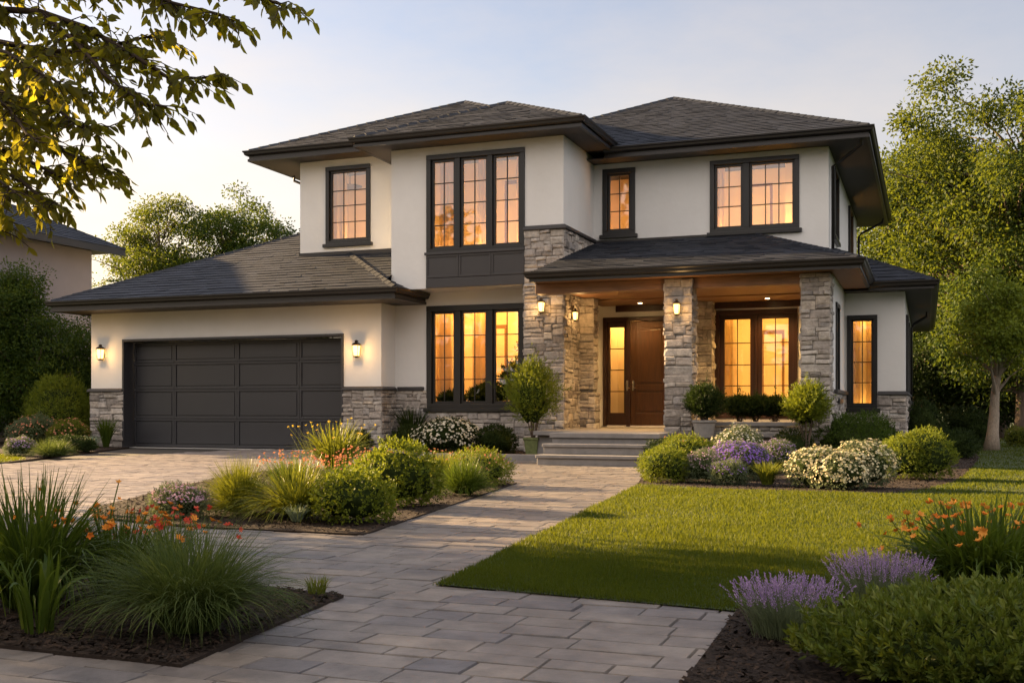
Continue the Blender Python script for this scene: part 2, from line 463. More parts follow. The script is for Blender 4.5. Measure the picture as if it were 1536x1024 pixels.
def wall(mb, O, U, N, W, H, holes=(), rev=0.2, mi=0):
    """flat wall with rectangular holes (u0,u1,v0,v1) and their reveals going inwards"""
    O, U, N = Vector(O), Vector(U), Vector(N)
    us = sorted({0, W, *[h[0] for h in holes], *[h[1] for h in holes]})
    vs2 = sorted({0, H, *[h[2] for h in holes], *[h[3] for h in holes]})
    us = [u for u in us if 0 <= u <= W]
    vs2 = [v for v in vs2 if 0 <= v <= H]
    for a in range(len(us) - 1):
        for b in range(len(vs2) - 1):
            cu, cv = (us[a] + us[a + 1]) / 2, (vs2[b] + vs2[b + 1]) / 2
            if any(h[0] < cu < h[1] and h[2] < cv < h[3] for h in holes): continue
            mb.face([O + U * us[a] + Z * vs2[b], O + U * us[a + 1] + Z * vs2[b], O + U * us[a + 1] + Z * vs2[b + 1], O + U * us[a] + Z * vs2[b + 1]], mi)
    for (u0, u1, v0, v1) in holes:
        c = [O + U * u0 + Z * v0, O + U * u1 + Z * v0, O + U * u1 + Z * v1, O + U * u0 + Z * v1]
        for k in range(4):
            a, b = c[k], c[(k + 1) % 4]
            mb.face([a, b, b - N * rev, a - N * rev], mi)

def clip_interval(poly, wv):
    xs = []
    n = len(poly)
    for i in range(n):
        (u0, w0), (u1, w1) = poly[i], poly[(i + 1) % n]
        if (w0 - wv) * (w1 - wv) <= 0 and abs(w1 - w0) > 1e-9:
            xs.append(u0 + (u1 - u0) * (wv - w0) / (w1 - w0))
    return (min(xs), max(xs)) if len(xs) >= 2 else None
def shingles(mb, pts, expo=0.17, seed=0, tab=0.3):
    """courses of shingles on a convex roof plane whose first two points are the eave"""
    q = random.Random(seed * 7 + 1)
    P = [Vector(p) for p in pts]
    U = (P[1] - P[0]).normalized()
    N = U.cross(P[2] - P[0]).normalized()
    if N.z < 0: N = -N
    Wd = N.cross(U)
    if Wd.z < 0: Wd = -Wd
    O = P[0]
    poly = [((p - O).dot(U), (p - O).dot(Wd)) for p in P]
    wmax = max(p[1] for p in poly)
    mb.face([p - N * 0.01 for p in P], r=0.2)
    nco = max(1, int(wmax / expo))
    e = wmax / nco
    for k in range(nco):
        w0, w1 = k * e, min((k + 1) * e + 0.01, wmax - 1e-4)
        i0, i1 = clip_interval(poly, w0 + 1e-4), clip_interval(poly, w1)
        if not i0 or not i1: continue
        Lw = max(i0[1] - i0[0], 0.05)
        t = 0.0
        cuts = [0.0]
        while t < 1:
            t += q.uniform(.55, 1.45) * tab / Lw
            cuts.append(min(t, 1.0))
        wave = q.uniform(0, 6)
        for a, b in zip(cuts[:-1], cuts[1:]):
            if b - a < 1e-4: continue
            th = q.uniform(0.011, 0.022)
            dw = q.uniform(-.011, .008)
            g = 0.0
            la, lb = i0[0] + Lw * a, i0[0] + Lw * b
            Lu = i1[1] - i1[0]
            ua, ub = i1[0] + Lu * a, i1[0] + Lu * b
            p0 = O + U * la + Wd * (w0 + dw) + N * th
            p1 = O + U * lb + Wd * (w0 + dw + q.uniform(-.004, .004)) + N * (th + q.uniform(-.004, .004))
            p2 = O + U * ub + Wd * w1 + N * .003
            p3 = O + U * ua + Wd * w1 + N * .003
            r = q.random()
            mb.face([p0, p1, p2, p3], r=r)
            mb.face([p0 - N * (th + .004), p1 - N * (th + .004), p1, p0], r=r)
def hipcap(mb, a, b, seed=0, wd=0.11, step=0.26):
    a, b = Vector(a), Vector(b)
    q = random.Random(seed)
    d = b - a
    L = d.length
    d.normalize()
    s = Vector((d.y, -d.x, 0)).normalized()
    n = s.cross(d)
    if n.z < 0: n = -n
    k = max(1, int(L / step))
    for i in range(k):
        p, e = a + d * (L * i / k), a + d * (L * (i + 1) / k + 0.03)
        h0, h1 = q.uniform(.044, .050), .036
        w0 = wd * q.uniform(.92, 1.06)
        v = [p - s * w0 - n * .02, p + n * h0, p + s * w0 - n * .02, e - s * w0 - n * .03, e + n * h1, e + s * w0 - n * .03,
             p - s * w0 - n * .045, p + n * (h0 - .03), p + s * w0 - n * .045]
        mb.idx(v, [(0, 1, 4, 3), (1, 2, 5, 4), (0, 6, 7, 1), (1, 7, 8, 2)], q.random() * .12)

GUTTER = [(0.0, 0.0), (0.0, -.115), (.055, -.12), (.085, -.095), (.095, -.05), (.118, -.03), (.122, 0.0), (.108, 0.004), (.1, -.02), (.02, -.02)]

# ================================================================= GROUND
def flat(name, poly, z, mat, kind='structure', label=None, cat=None):
    mb = MB()
    mb.face([(p[0], p[1], z) for p in poly])
    o = mb.build(name, mat)
    return tag(o, label, cat, None, kind)
def inside(poly, x, y):
    x, y = np.asarray(x), np.asarray(y)
    c = np.zeros(x.shape, bool)
    n = len(poly)
    for i in range(n):
        (x0, y0), (x1, y1) = poly[i], poly[(i + 1) % n]
        if y0 == y1: continue
        c ^= ((y0 > y) != (y1 > y)) & (x < (x1 - x0) * (y - y0) / (y1 - y0) + x0)
    return c
flat("ground", [(-700, -700), (700, -700), (700, 900), (-700, 900)], -0.05, M['grassground'],
     label="grassy ground reaching away beneath everything", cat="ground")
LAWN = [(-3.5, 14.0), (-2.59, 5.66), (-0.87, 5.44), (-0.45, 5.75), (0.0, 6.6), (0.9, 7.0), (3.2, 6.6), (9, 3.5), (30, 6), (30, 60), (1.0, 60), (1.0, 24),
        (0.62, 18.6), (0.50, 17.2), (0.28, 15.6), (-.02, 14.3), (-.45, 13.45), (-1.41, 13.36), (-2.4, 13.6)]
LAWN2 = [(-15.7, 15.1), (-16.3, 16.6), (-17.6, 17.8), (-24.9, 21.5), (-40, 22), (-40, 10), (-28, 10)]
BED_R = [(-3.52, 13.98), (-2.4, 13.6), (-1.41, 13.36), (-.45, 13.45), (-.02, 14.3), (0.28, 15.6), (0.50, 17.2), (0.62, 18.6), (1.0, 24), (1.0, 27), (-.42, 27), (-.42, 24.3), (-1.7, 24.1), (-1.7, 20.75), (-4.42, 20.75), (-4.42, 18.25)]
ISLAND = [(-5.09, 13.69), (-4.14, 7.67), (-5.91, 7.68), (-7.0, 7.98), (-7.75, 8.7), (-8.2, 9.9), (-8.75, 11.1), (-9.55, 13.6), (-9.9, 15.6), (-9.0, 16.2), (-7.6, 15.4), (-6.2, 15.0)]
BED_H = [(-8.9, 19.82), (-6.47, 19.82), (-6.47, 20.6), (-7.3, 20.7), (-7.3, 22.55), (-8.2, 22.55), (-8.2, 23.38), (-11.76, 23.38), (-11.76, 22.66), (-12.3, 22.66), (-11.6, 21.5)]
BED_L = [(-15.6, 15.2), (-18.75, 22.3), (-18.9, 22.66), (-20.5, 22.66), (-24.8, 27), (-24.8, 21.4), (-17.6, 17.7), (-16.3, 16.5)]
BED_FL = [(-2.89, 5.14), (-2.69, 3.52), (-7.2, 3.62), (-7.2, 5.3), (-4.6, 5.45)]
BED_FR = [(-0.87, 5.43), (-0.80, 3.2), (-0.75, 2.6), (3.2, 2.6), (5.5, 3.2), (3.2, 6.6), (0.9, 7.0), (0.0, 6.6), (-.45, 5.75)]
# paving: every slab is cut from one sheet of bevelled stones; rows run along the facade
def paving(name, xr, yr, pitch, lens, seed, keep, label, shift=0.0):
    q = random.Random(seed)
    mb = MB()
    y = yr[0]
    while y < yr[1]:
        p = pitch * q.choice((1, 1, 1, 1.0, .72))
        x = xr[0] - q.uniform(0, .6)
        while x < xr[1]:
            L = q.uniform(*lens) * q.choice((1, 1, 1.25))
            cx, cyy = x + L / 2, y + p / 2
            if keep(cx, cyy):
                g, b = 0.003, 0.004
                z0 = q.uniform(-.0025, .0025)
                x0, x1, y0, y1 = x + g, x + L - g, y + g, y + p - g
                t = [z0 + q.uniform(-.002, .002) for _ in range(4)]
                mb.idx([(x0, y0, -.014), (x1, y0, -.014), (x1, y1, -.014), (x0, y1, -.014),
                        (x0 + b, y0 + b, t[0]), (x1 - b, y0 + b, t[1]), (x1 - b, y1 - b, t[2]), (x0 + b, y1 - b, t[3])],
                       [(4, 5, 6, 7), (0, 1, 5, 4), (1, 2, 6, 5), (2, 3, 7, 6), (3, 0, 4, 7)], q.random())
            x += L
        y += p
    o = mb.build(name, M['slabsunlit' if name == 'driveway' else 'slab'])
    return tag(o, label, name, None, 'structure')
flat("paving_bed", [(-34, -1), (-0.5, -1), (-0.5, 5.6), (-2.2, 5.6), (-3.2, 18.4), (-4.4, 21), (-11, 23), (-18.9, 23), (-18.9, 22.0), (-15.5, 15.1), (-28, 10), (-34, 9)], -0.022, M['joint'],
     label="sand in the joints between the paving stones", cat="ground")
path_split = lambda x, y: x > -4.14 - (y - 7.67) * .158 if y > 7.67 else True
def keep_path(x, y):
    if x > -0.35 or (y > 5.95 and x > -2.3 - (y - 5.95) * .10): return False
    if y > 18.3 and x > -6.3 and y > 19: return False
    return y <= 7.9 or (x > -5.4 - max(0, y - 14) * .9)
paving("path", (-12, -0.3), (1.2, 20.4), 0.205, (.22, .42), 3, lambda x, y: keep_path(x, y) , "grey stone paved path leading up to the front steps")
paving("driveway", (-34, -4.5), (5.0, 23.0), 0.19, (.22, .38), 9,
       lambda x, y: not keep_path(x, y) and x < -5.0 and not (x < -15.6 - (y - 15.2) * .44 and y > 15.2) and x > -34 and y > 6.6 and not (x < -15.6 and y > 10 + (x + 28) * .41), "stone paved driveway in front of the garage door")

def bed(name, poly, z, label, seed, dens=1.0, chips=True):
    """mound of mulch with loose bark chips"""
    q = np.random.default_rng(seed)
    xs, ys = [p[0] for p in poly], [p[1] for p in poly]
    mb = MB()
    A = 0.0
    n = len(poly)
    for i in range(n): A += poly[i][0] * poly[(i + 1) % n][1] - poly[(i + 1) % n][0] * poly[i][1]
    A = abs(A) / 2
    V = [(x, y, z) for x, y in poly]
    mb.face(V, r=.3)
    for i in range(n):
        a, b = V[i], V[(i + 1) % n]
        mb.face([a, b, (b[0], b[1], -.03), (a[0], a[1], -.03)], r=.2)
    o = mb.build(name, M['mulch'])
    tag(o, label, "flower bed", None, 'structure')
    m = int(A * 420 * dens)
    if not chips: return o
    px, py = q.uniform(min(xs), max(xs), m * 2), q.uniform(min(ys), max(ys), m * 2)
    k = inside(poly, px, py)
    px, py = px[k], py[k]
    m = len(px)
    P = np.stack([px, py, z + np.abs(q.normal(0, .007, m)) + .003], 1)
    az = q.uniform(0, 2 * np.pi, m)
    D = np.stack([np.cos(az), np.sin(az), q.normal(0, .28, m)], 1)
    S = np.stack([-np.sin(az), np.cos(az), q.normal(0, .35, m)], 1)
    L, Wd = q.uniform(.006, .020, m)[:, None], q.uniform(.003, .007, m)[:, None]
    V = np.concatenate([P - D * L - S * Wd, P + D * L - S * Wd, P + D * L + S * Wd, P - D * L + S * Wd])
    i = np.arange(m)
    F = np.stack([i, i + m, i + 2 * m, i + 3 * m], 1)
    c = link("bark_chips", arrmesh("bark_chips", V, F, [M['mulch']], q.random(m)))
    tag(c, "loose bark chips over the " + label.split(" ", 1)[1] if False else "loose dark bark chips on the " + label, "bark chips", None, 'stuff')
    return o
bed("mulch_bed", ISLAND, .014, "mulch bed between driveway and path", 1)
bed("mulch_bed", BED_R, .014, "mulch bed right of the front steps", 2, .8)
bed("mulch_bed", BED_H, .05, "mulch bed under the large ground floor window", 3, .7)
bed("mulch_bed", BED_L, .014, "mulch bed left of the garage", 4, .5)
bed("mulch_bed", BED_FL, .014, "mulch bed in the left foreground", 5, 3.0)
bed("mulch_bed", BED_FR, .014, "mulch bed in the right foreground", 6, 3.0)
mb = MB()
mb.box(-8.95, -6.47, 19.62, 19.82, -.02, .12)
mb.obox((-8.95, 19.72, 0), Vector((-2.9, 2.55, 0)).normalized(), Z, Vector((-2.55, -2.9, 0)).normalized(), 0.02, 3.7, -.02, .11, -.1, .08)
tag(bevel(mb.build("stone_kerb", M['step']), .012), "low grey stone kerb edging the bed beside the front steps", "kerb")
# lawn sheets and blades
flat("lawn", LAWN, .008, M['grassground'], label="sheet of soil under the grass of the front lawn", cat="lawn")
flat("lawn", LAWN2, .006, M['grassground'], label="patch of lawn left of the driveway", cat="lawn")
def grass(polys, n_near, seed):
    q = np.random.default_rng(seed)
    PX, PY, PW, PH = [], [], [], []
    bands = [(5.3, 7.2, 13000), (7.2, 9.5, 8000), (9.5, 13.5, 4200), (13.5, 20, 1100), (20, 34, 260), (34, 60, 60)]
    for a, b, d in bands:
        for poly in polys:
            x0, x1 = max(-22, min(p[0] for p in poly)), min(9 if b < 20 else 16, max(p[0] for p in poly))
            y0, y1 = max(a, min(p[1] for p in poly)), min(b, max(p[1] for p in poly))
            if y1 <= y0: continue
            m = int((x1 - x0) * (y1 - y0) * d)
            x, y = q.uniform(x0, x1, m), q.uniform(y0, y1, m)
            k = inside(poly, x, y)
            fx = (CS * x + SN * y) / np.maximum(.5, -SN * x + CS * y)
            k &= (np.abs(fx) < .52) | ((np.abs(fx) < 1.3) & (q.random(len(fx)) < .3))
            x, y = x[k] + q.normal(0, .012, k.sum()), y[k] + q.normal(0, .016, k.sum())
            PX.append(x); PY.append(y)
            dist = np.hypot(x, y)
            PW.append(np.maximum(.0022, dist * .00046)); PH.append(q.uniform(.018, .042, len(x)) * (1 + .25 * np.sin(x * 3.1 + 1.3 * np.sin(y * 2.3))))
    x, y, wd, h = map(np.concatenate, (PX, PY, PW, PH))
    m = len(x)
    az = q.uniform(0, 2 * np.pi, m)
    lean = np.abs(q.normal(.3, .35, m)) * h
    la = q.uniform(0, 2 * np.pi, m)
    B = np.stack([x, y, np.full(m, .004)], 1)
    S = np.stack([np.cos(az), np.sin(az), np.zeros(m)], 1) * wd[:, None]
    T = B + np.stack([np.cos(la) * lean, np.sin(la) * lean, h], 1)
    V = np.concatenate([B - S, B + S, T])
    i = np.arange(m)
    F = np.stack([i, i + m, i + 2 * m], 1)
    r = np.clip(q.normal(.5, .22, m) + .16 * np.sin(x * 1.7 + np.sin(y * 2.1)) * np.sin(y * 1.1 + .6) + .16 * np.sin(x * 4.3 + 2 * np.sin(y * 1.3)) * np.sin(y * 5.1 + x), 0, 1)
    print("grass blades", m)
    return tag(link("grass", arrmesh("grass", V, F, [M['blade']], r)), "mown green grass of the front lawn", "grass", None, 'stuff')
grass([LAWN, LAWN2], 1, 11)

# ================================================================= HOUSE
house = thing("house", "two storey cream stucco house with stone pillars, hip roofs and wide garage door", "house", (-9, 24, 0))
def hpart(mb, name, mats, b=0.0, smooth=False):
    o = mb.build(name, mats, house, smooth)
    return bevel(o, b) if b else o
room_mat = plain("room_plaster", (0.66, .56, .42), 0.9, .06, 1, 0)
lampwarm = emis("room_lamp_light", (1.0, .51, .12), 10.0)
_lamps = {1.0: lampwarm}
def lampof(k):
    if k not in _lamps: _lamps[k] = emis("room_lamp_light", (1.0, .51 + (1 - k) * .08, .12), 10.0 * k)
    return _lamps[k]
def curtmat():
    m, nt, p, out = newmat("curtain_cloth")
    p.inputs["Base Color"].default_value = (.62, .50, .36, 1)
    p.inputs["Roughness"].default_value = .9
    t = nt.nodes.new("ShaderNodeBsdfTranslucent")
    t.inputs[0].default_value = (.75, .58, .36, 1)
    mx = nt.nodes.new("ShaderNodeMixShader")
    mx.inputs[0].default_value = .45
    nt.links.new(p.outputs[0], mx.inputs[1]); nt.links.new(t.outputs[0], mx.inputs[2]); nt.links.new(mx.outputs[0], out.inputs[0])
    return m
M['curtain'] = curtmat()
def glassmat():
    m, nt, p, out = newmat("window_glass")
    t = nt.nodes.new("ShaderNodeBsdfTransparent")
    t.inputs[0].default_value = (.94, .93, .9, 1)
    g = nt.nodes.new("ShaderNodeBsdfGlossy")
    g.inputs["Roughness"].default_value = 0.015
    g.inputs[0].default_value = (.95, .93, .95, 1)
    b = nt.nodes.new("ShaderNodeBump")
    b.inputs["Strength"].default_value = .06
    b.inputs["Distance"].default_value = .02
    nt.links.new(noise(nt, 1.6, 2, .5), b.inputs["Height"])
    nt.links.new(b.outputs[0], g.inputs["Normal"])
    mx = nt.nodes.new("ShaderNodeMixShader")
    mx.inputs[0].default_value = .20
    nt.links.new(t.outputs[0], mx.inputs[1]); nt.links.new(g.outputs[0], mx.inputs[2]); nt.links.new(mx.outputs[0], out.inputs[0])
    return m
M['glass'] = glassmat()

def window(O, U, N, W, H, sashes, sill=True, mat='darktrim', casing=.09, frame=.055, room=1.6, lamp=True, curt=(), inner='darktrim', rows=None, proud=.035, mull=.085, glow=1.0, low=True):
    """O lower left (seen from outside) corner of the casing in the wall plane; sashes = [(weight, columns, row count)]"""
    O, U, N = Vector(O), Vector(U), Vector(N)
    f = MB()
    a = .06
    f.obox(O, U, Z, N, 0, W, H - casing, H, -.14, proud + .006)
    f.obox(O, U, Z, N, 0, W, 0, casing * .8, -.14, proud - .004)
    f.obox(O, U, Z, N, 0, casing, casing * .8, H - casing, -.14, proud)
    f.obox(O, U, Z, N, W - casing, W, casing * .8, H - casing, -.14, proud)
    tot = sum(s[0] for s in sashes)
    iw = W - 2 * casing - mull * (len(sashes) - 1)
    u = casing
    win = f.build("window", M[mat], house)
    mu, gl, sa, = MB(), MB(), MB()
    v0, v1 = casing * .8, H - casing
    for k, s in enumerate(sashes):
        wk = iw * s[0] / tot
        if k:
            f2 = MB()
            f2.obox(O, U, Z, N, u - mull, u, v0, v1, -.13, proud - .012)
            bevel(f2.build("mullion", M[mat], win), .006)
        sa.obox(O, U, Z, N, u, u + wk, v0, v0 + frame, -.10, -.03)
        sa.obox(O, U, Z, N, u, u + wk, v1 - frame, v1, -.10, -.03)
        sa.obox(O, U, Z, N, u, u + frame, v0 + frame, v1 - frame, -.10, -.03)
        sa.obox(O, U, Z, N, u + wk - frame, u + wk, v0 + frame, v1 - frame, -.10, -.03)
        g0, g1, h0, h1 = u + frame, u + wk - frame, v0 + frame, v1 - frame
        gl.face([O + U * g0 + Z * h0 - N * .07, O + U * g1 + Z * h0 - N * .07, O + U * g1 + Z * h1 - N * .07, O + U * g0 + Z * h1 - N * .07])
        for c in range(1, s[1]):
            x = g0 + (g1 - g0) * c / s[1]
            mu.obox(O, U, Z, N, x - .010, x + .010, h0, h1, -.078, -.055)
        rr = rows if rows else [j / s[2] for j in range(1, s[2])]
        for j in rr:
            y = h0 + (h1 - h0) * j
            mu.obox(O, U, Z, N, g0, g1, y - .010, y + .010, -.081, -.053)
        u += wk + mull
    bevel(win, .007)
    bevel(sa.build("sash", M[inner], win), .005)
    if mu.f: mu.build("glazing_bars", M[inner], win)
    gl.build("glass_pane", M['glass'], win)
    if sill:
        s_ = MB()
        s_.obox(O, U, Z, N, -.06, W + .06, -.085, 0.0, -.04, .085)
        bevel(s_.build("sill", M[mat], win), .008)
    if room:
        r_ = MB()
        e, t = .35, .42
        A, B, C_, D_ = -e, W + e, -.25, H + t
        n0, n1 = -.22, -.22 - room
        def q(p): return O + U * p[0] + Z * p[1] + N * p[2]
        r_.face([q((A, C_, n1)), q((B, C_, n1)), q((B, D_, n1)), q((A, D_, n1))])
        r_.face([q((A, C_, n0)), q((A, C_, n1)), q((A, D_, n1)), q((A, D_, n0))])
        r_.face([q((B, C_, n0)), q((B, C_, n1)), q((B, D_, n1)), q((B, D_, n0))])
        r_.face([q((A, C_, n0)), q((B, C_, n0)), q((B, C_, n1)), q((A, C_, n1))])
        r_.face([q((A, D_, n0)), q((B, D_, n0)), q((B, D_, n1)), q((A, D_, n1))])
        dq = random.Random(int(abs(W * 977 + H * 131)))
        da = W * dq.uniform(.25, .6)
        r_.face([q((da, C_, n1 + .01)), q((da + .55, C_, n1 + .01)), q((da + .55, H * .86, n1 + .01)), q((da, H * .86, n1 + .01))], 1)
        r_.face([q((da + .06, C_, n1 + .015)), q((da + .49, C_, n1 + .015)), q((da + .49, H * .82, n1 + .015)), q((da + .06, H * .82, n1 + .015))], 0)
        for (a0, a1, b0, b1) in ((A, 0, C_, D_), (W, B, C_, D_), (0, W, C_, 0), (0, W, H, D_)):
            r_.face([q((a0, b0, n0)), q((a1, b0, n0)), q((a1, b1, n0)), q((a0, b1, n0))])
        r_.build("lit_room", [room_mat, M["wood"]], win)
        if lamp:
            l_ = MB()
            l_.face([q((0.0, D_ - .03, n0 - .06)), q((W, D_ - .03, n0 - .06)), q((W, D_ - .03, n0 - .50)), q((0.0, D_ - .03, n0 - .50))])
            l_.build("room_lamp", lampof(glow), win)
            l_ = MB()
            if low: l_.face([q((0.0, C_ + .02, n0 - .06)), q((W, C_ + .02, n0 - .06)), q((W, C_ + .02, n0 - .26)), q((0.0, C_ + .02, n0 - .26))])
            if low: l_.build("room_lamp", lampof(glow), win)
    for (c0, c1, dep) in curt:
        c_ = MB()
        nseg = max(8, int((c1 - c0) * 60))
        pts = []
        for i in range(nseg + 1):
            uu = c0 + (c1 - c0) * i / nseg
            dd = -.20 - dep - .045 * math.sin(i * .62 + c0 * 9) - .015 * math.sin(i * .37)
            pts.append((uu, dd))
        for (p, s2) in zip(pts[:-1], pts[1:]):
            c_.face([O + U * p[0] + N * p[1] + Z * -.15, O + U * s2[0] + N * s2[1] + Z * -.15, O + U * s2[0] + N * s2[1] + Z * (H + .1), O + U * p[0] + N * p[1] + Z * (H + .1)])
        c_.build("curtain", M['curtain'], win, True)
    return win
def win_px(pl, pr_, Y, **kw):
    a, b = at(*pl, Y), at(*pr_, Y)
    return (a.x, b.x, a.z, b.z)

YG, YW, YB, YL, YR, YD, YWG = 22.7, 23.4, 22.6, 24.3, 24.9, 25.5, 24.2
XGL, XGR, XBL, XBR, XR, XUL, XW = -20.14, -11.78, -11.47, -7.33, -2.0, -14.92, -.42
nF, nR, nL = Vector((0, -1, 0)), Vector((1, 0, 0)), Vector((-1, 0, 0))
GD = (-19.08, -12.81, 0.0, 2.69)
# rectangles: x0,x1,z0,z1
W_left = (at(489, 250, YL).x, at(556, 250, YL).x, at(520, 365, YL).z, at(520, 249, YL).z)
W_bay = (at(640, 230, YB).x, -8.215, 4.50, 6.70)
W_main = (-10.95, -8.50, 1.0, 3.38)
W_nar = (at(904, 252, YR).x, at(953, 252, YR).x, at(928, 352, YR).z, at(928, 253, YR).z)
W_dbl = (at(1065, 240, YR).x, at(1199, 240, YR).x, at(1130, 346, YR).z, at(1130, 237, YR).z)
W_fr = (-4.58, -2.72, .76, 3.25)
W_wing = (-1.57, -.96, 1.0, 2.95)
DOOR = (-7.27, -5.58, .57, 3.17)
def hole(rc, x0, z0): return (rc[0] - x0 + .02, rc[1] - x0 - .02, rc[2] - z0 + .02, rc[3] - z0 - .02)
mb = MB()
# garage
wall(mb, (XGL, YG, 0), X, nF, XGR - XGL, 3.45, [(GD[0] - XGL, GD[1] - XGL, 0, GD[3])], .45)
wall(mb, (XGR, YG, 0), Y, nR, 1.7, 3.45)
wall(mb, (XGL, 34, 0), -Y, nL, 34 - YG, 3.45)
# main ground wall under the bay
wall(mb, (XGR, YW, 0), X, nF, XBR - XGR, 3.72, [hole(W_main, XGR, 0)], .2)
mb.face([(XBL, YB, 3.7), (XBR, YB, 3.7), (XBR, YW + .01, 3.7), (XBL, YW + .01, 3.7)])
# upper left room
wall(mb, (XUL, YL, 3.6), X, nF, XBL - XUL + .3, 3.66, [hole(W_left, XUL, 3.6)], .2)
wall(mb, (XUL, 34, 3.6), -Y, nL, 34 - YL, 3.66)
# bay
wall(mb, (XBL, YB, 3.7), X, nF, XBR - XBL, 3.2, [hole(W_bay, XBL, 3.7)], .2)
wall(mb, (XBL, YL + .2, 3.7), -Y, nL, YL + .2 - YB, 3.2)
wall(mb, (XBR, YB, 3.0), Y, nR, YR - YB + .2, 3.9)
# upper right
wall(mb, (XBR, YR, 3.6), X, nF, XR - XBR, 3.13, [hole(W_nar, XBR, 3.6), hole(W_dbl, XBR, 3.6)], .2)
SW1, SW2 = (26.1, 27.3, 4.95, 6.5), (31.3, 32.7, 4.95, 6.5)
wall(mb, (XR, YR, 3.4), Y, nR, 10.3, 3.33, [(s[0] - YR, s[1] - YR, s[2] - 3.4, s[3] - 3.4) for s in (SW1, SW2)], .2)
# porch walls
wall(mb, (-7.52, YD, 0), X, nF, 7.52 - 1.62, 3.5, [hole(DOOR, -7.52, 0), hole(W_fr, -7.52, 0)], .2)
wall(mb, (XBR, YB, 0), Y, nR, 1.5, 3.0)
wall(mb, (-7.52, 24.0, 0), Y, nR, 1.5, 3.5)
mb.face([(XBR, 24.1, 0), (-7.52, 24.1, 0), (-7.52, 24.1, 3.5), (XBR, 24.1, 3.5)])
PW = (21.75, 22.55, 1.2, 3.0)
wall(mb, (-1.62, 21.05, 0), Y, nR, YWG - 21.05, 3.5, [(PW[0] - 21.05, PW[1] - 21.05, PW[2], PW[3])], .2)
wall(mb, (-1.80, YD, 0), -Y, nL, YD - 21.05, 3.5)
mb.face([(-1.62, 21.05, 0), (-1.80, 21.05, 0), (-1.80, 21.05, 3.5), (-1.62, 21.05, 3.5)])
# wing
wall(mb, (-1.62, YWG, 0), X, nF, XW + 1.62, 3.45, [hole(W_wing, -1.62, 0)], .2)
WS = [(25.3, 25.95, 1.2, 3.0), (27.6, 28.25, 1.2, 3.0), (30.6, 31.4, 1.2, 3.0)]
wall(mb, (XW, YWG, 0), Y, nR, 12, 3.45, [(s[0] - YWG, s[1] - YWG, s[2], s[3]) for s in WS], .2)
# back
mb.face([(XGL, 34.0, 0), (XW, 36.2, 0), (XW, 36.2, 3.4), (XGL, 34.0, 3.4)])
mb.face([(XUL, 34.0, 3.4), (XR, 35.2, 3.4), (XR, 35.2, 6.7), (XUL, 34.0, 6.7)])
hpart(mb, "stucco_walls", M['stucco'])

# stone cladding, each area its own part
def stonepart(name, areas, seed):
    m_ = MB()
    for k, (O, U, N, Wd, H, *rest) in enumerate(areas):
        stones(m_, O, U, N, Wd, H, seed + k, rest[0] if rest else (), ext=.02)
    return hpart(m_, name, [M['stone'], M['mortar']])
e = .012
stonepart("stone_base", [((XGL, YG - e, 0), X, nF, GD[0] - XGL - .02, 1.42), ((XGL - e, YG + 2.5, 0), -Y, nL, 2.5, 1.42)], 1)
stonepart("stone_base", [((GD[1] + .02, YG - e, 0), X, nF, XGR - GD[1] - .02, 1.42), ((XGR + e, YG, 0), Y, nR, YW - YG, 1.42),
                         ((XGR + .03, YW - e, 0), X, nF, -10.98 - XGR, 1.42)], 11)
stonepart("stone_base", [((-10.95, YW - e, 0), X, nF, 2.75, .90)], 21)
stonepart("stone_pillar", [((-8.21, YB - e, 0), X, nF, -7.33 + 8.21, 4.87), ((XBR + e, YB, 0), Y, nR, 1.1, 3.5), ((XBR + e, YB, 3.5), Y, nR, YR - YB, 1.37),
                           ((-8.21 - e, YW, 0), -Y, nL, .8, 3.7)], 31)
m_ = MB()
m_.box(-7.34, -7.0, 23.72, 24.02, .5, 3.46)
m_.box(-7.36, -6.97, 23.70, 24.04, .5, 1.35)
hpart(m_, "pilaster_core", M['mortar'])
stonepart("stone_pilaster", [((-7.33, 23.70, 1.42), X, nF, .34, 2.04), ((-6.99, 23.70, 1.42), Y, nR, .32, 2.04), ((-7.33, 23.67, .5), X, nF, .38, .85), ((-6.95, 23.67, .5), Y, nR, .38, .85)], 41)
def pillar(x0, x1, y0, y1, z0, z1, seed, name="stone_pillar"):
    m_ = MB()
    m_.box(x0 + .004, x1 - .004, y0 + .004, y1 - .004, z0, z1)
    stones(m_, (x0, y0, z0), X, nF, x1 - x0, z1 - z0, seed, ext=.02)
    stones(m_, (x1, y0, z0), Y, nR, y1 - y0, z1 - z0, seed + 1, ext=.02)
    stones(m_, (x0, y1, z0), -Y, nL, y1 - y0, z1 - z0, seed + 2, ext=.02)
    m_.m = [1 if i < 6 else k for i, k in enumerate(m_.m)]
    return hpart(m_, name, [M['stone'], M['mortar']])
pillar(-4.65, -4.16, 20.62, 21.1, 0, 3.45, 51)
pillar(-2.13, -1.64, 20.62, 21.1, 0, 3.45, 61)
pillar(-4.93, -4.60, 25.1, 25.48, .55, 3.45, 71, "stone_pilaster")
stonepart("stone_base", [((-4.16, 20.78, 0), X, nF, 2.03, .66)], 81)
stonepart("stone_base", [((-1.62, YWG - e, 0), X, nF, .62 + .58, 1.28, ((.05, .66, .93, 2),)), ((XW + e, YWG, 0), Y, nR, 6, 1.28), ((-1.62 + e, 21.1, 0), Y, nR, 3.1, 1.28)], 91)
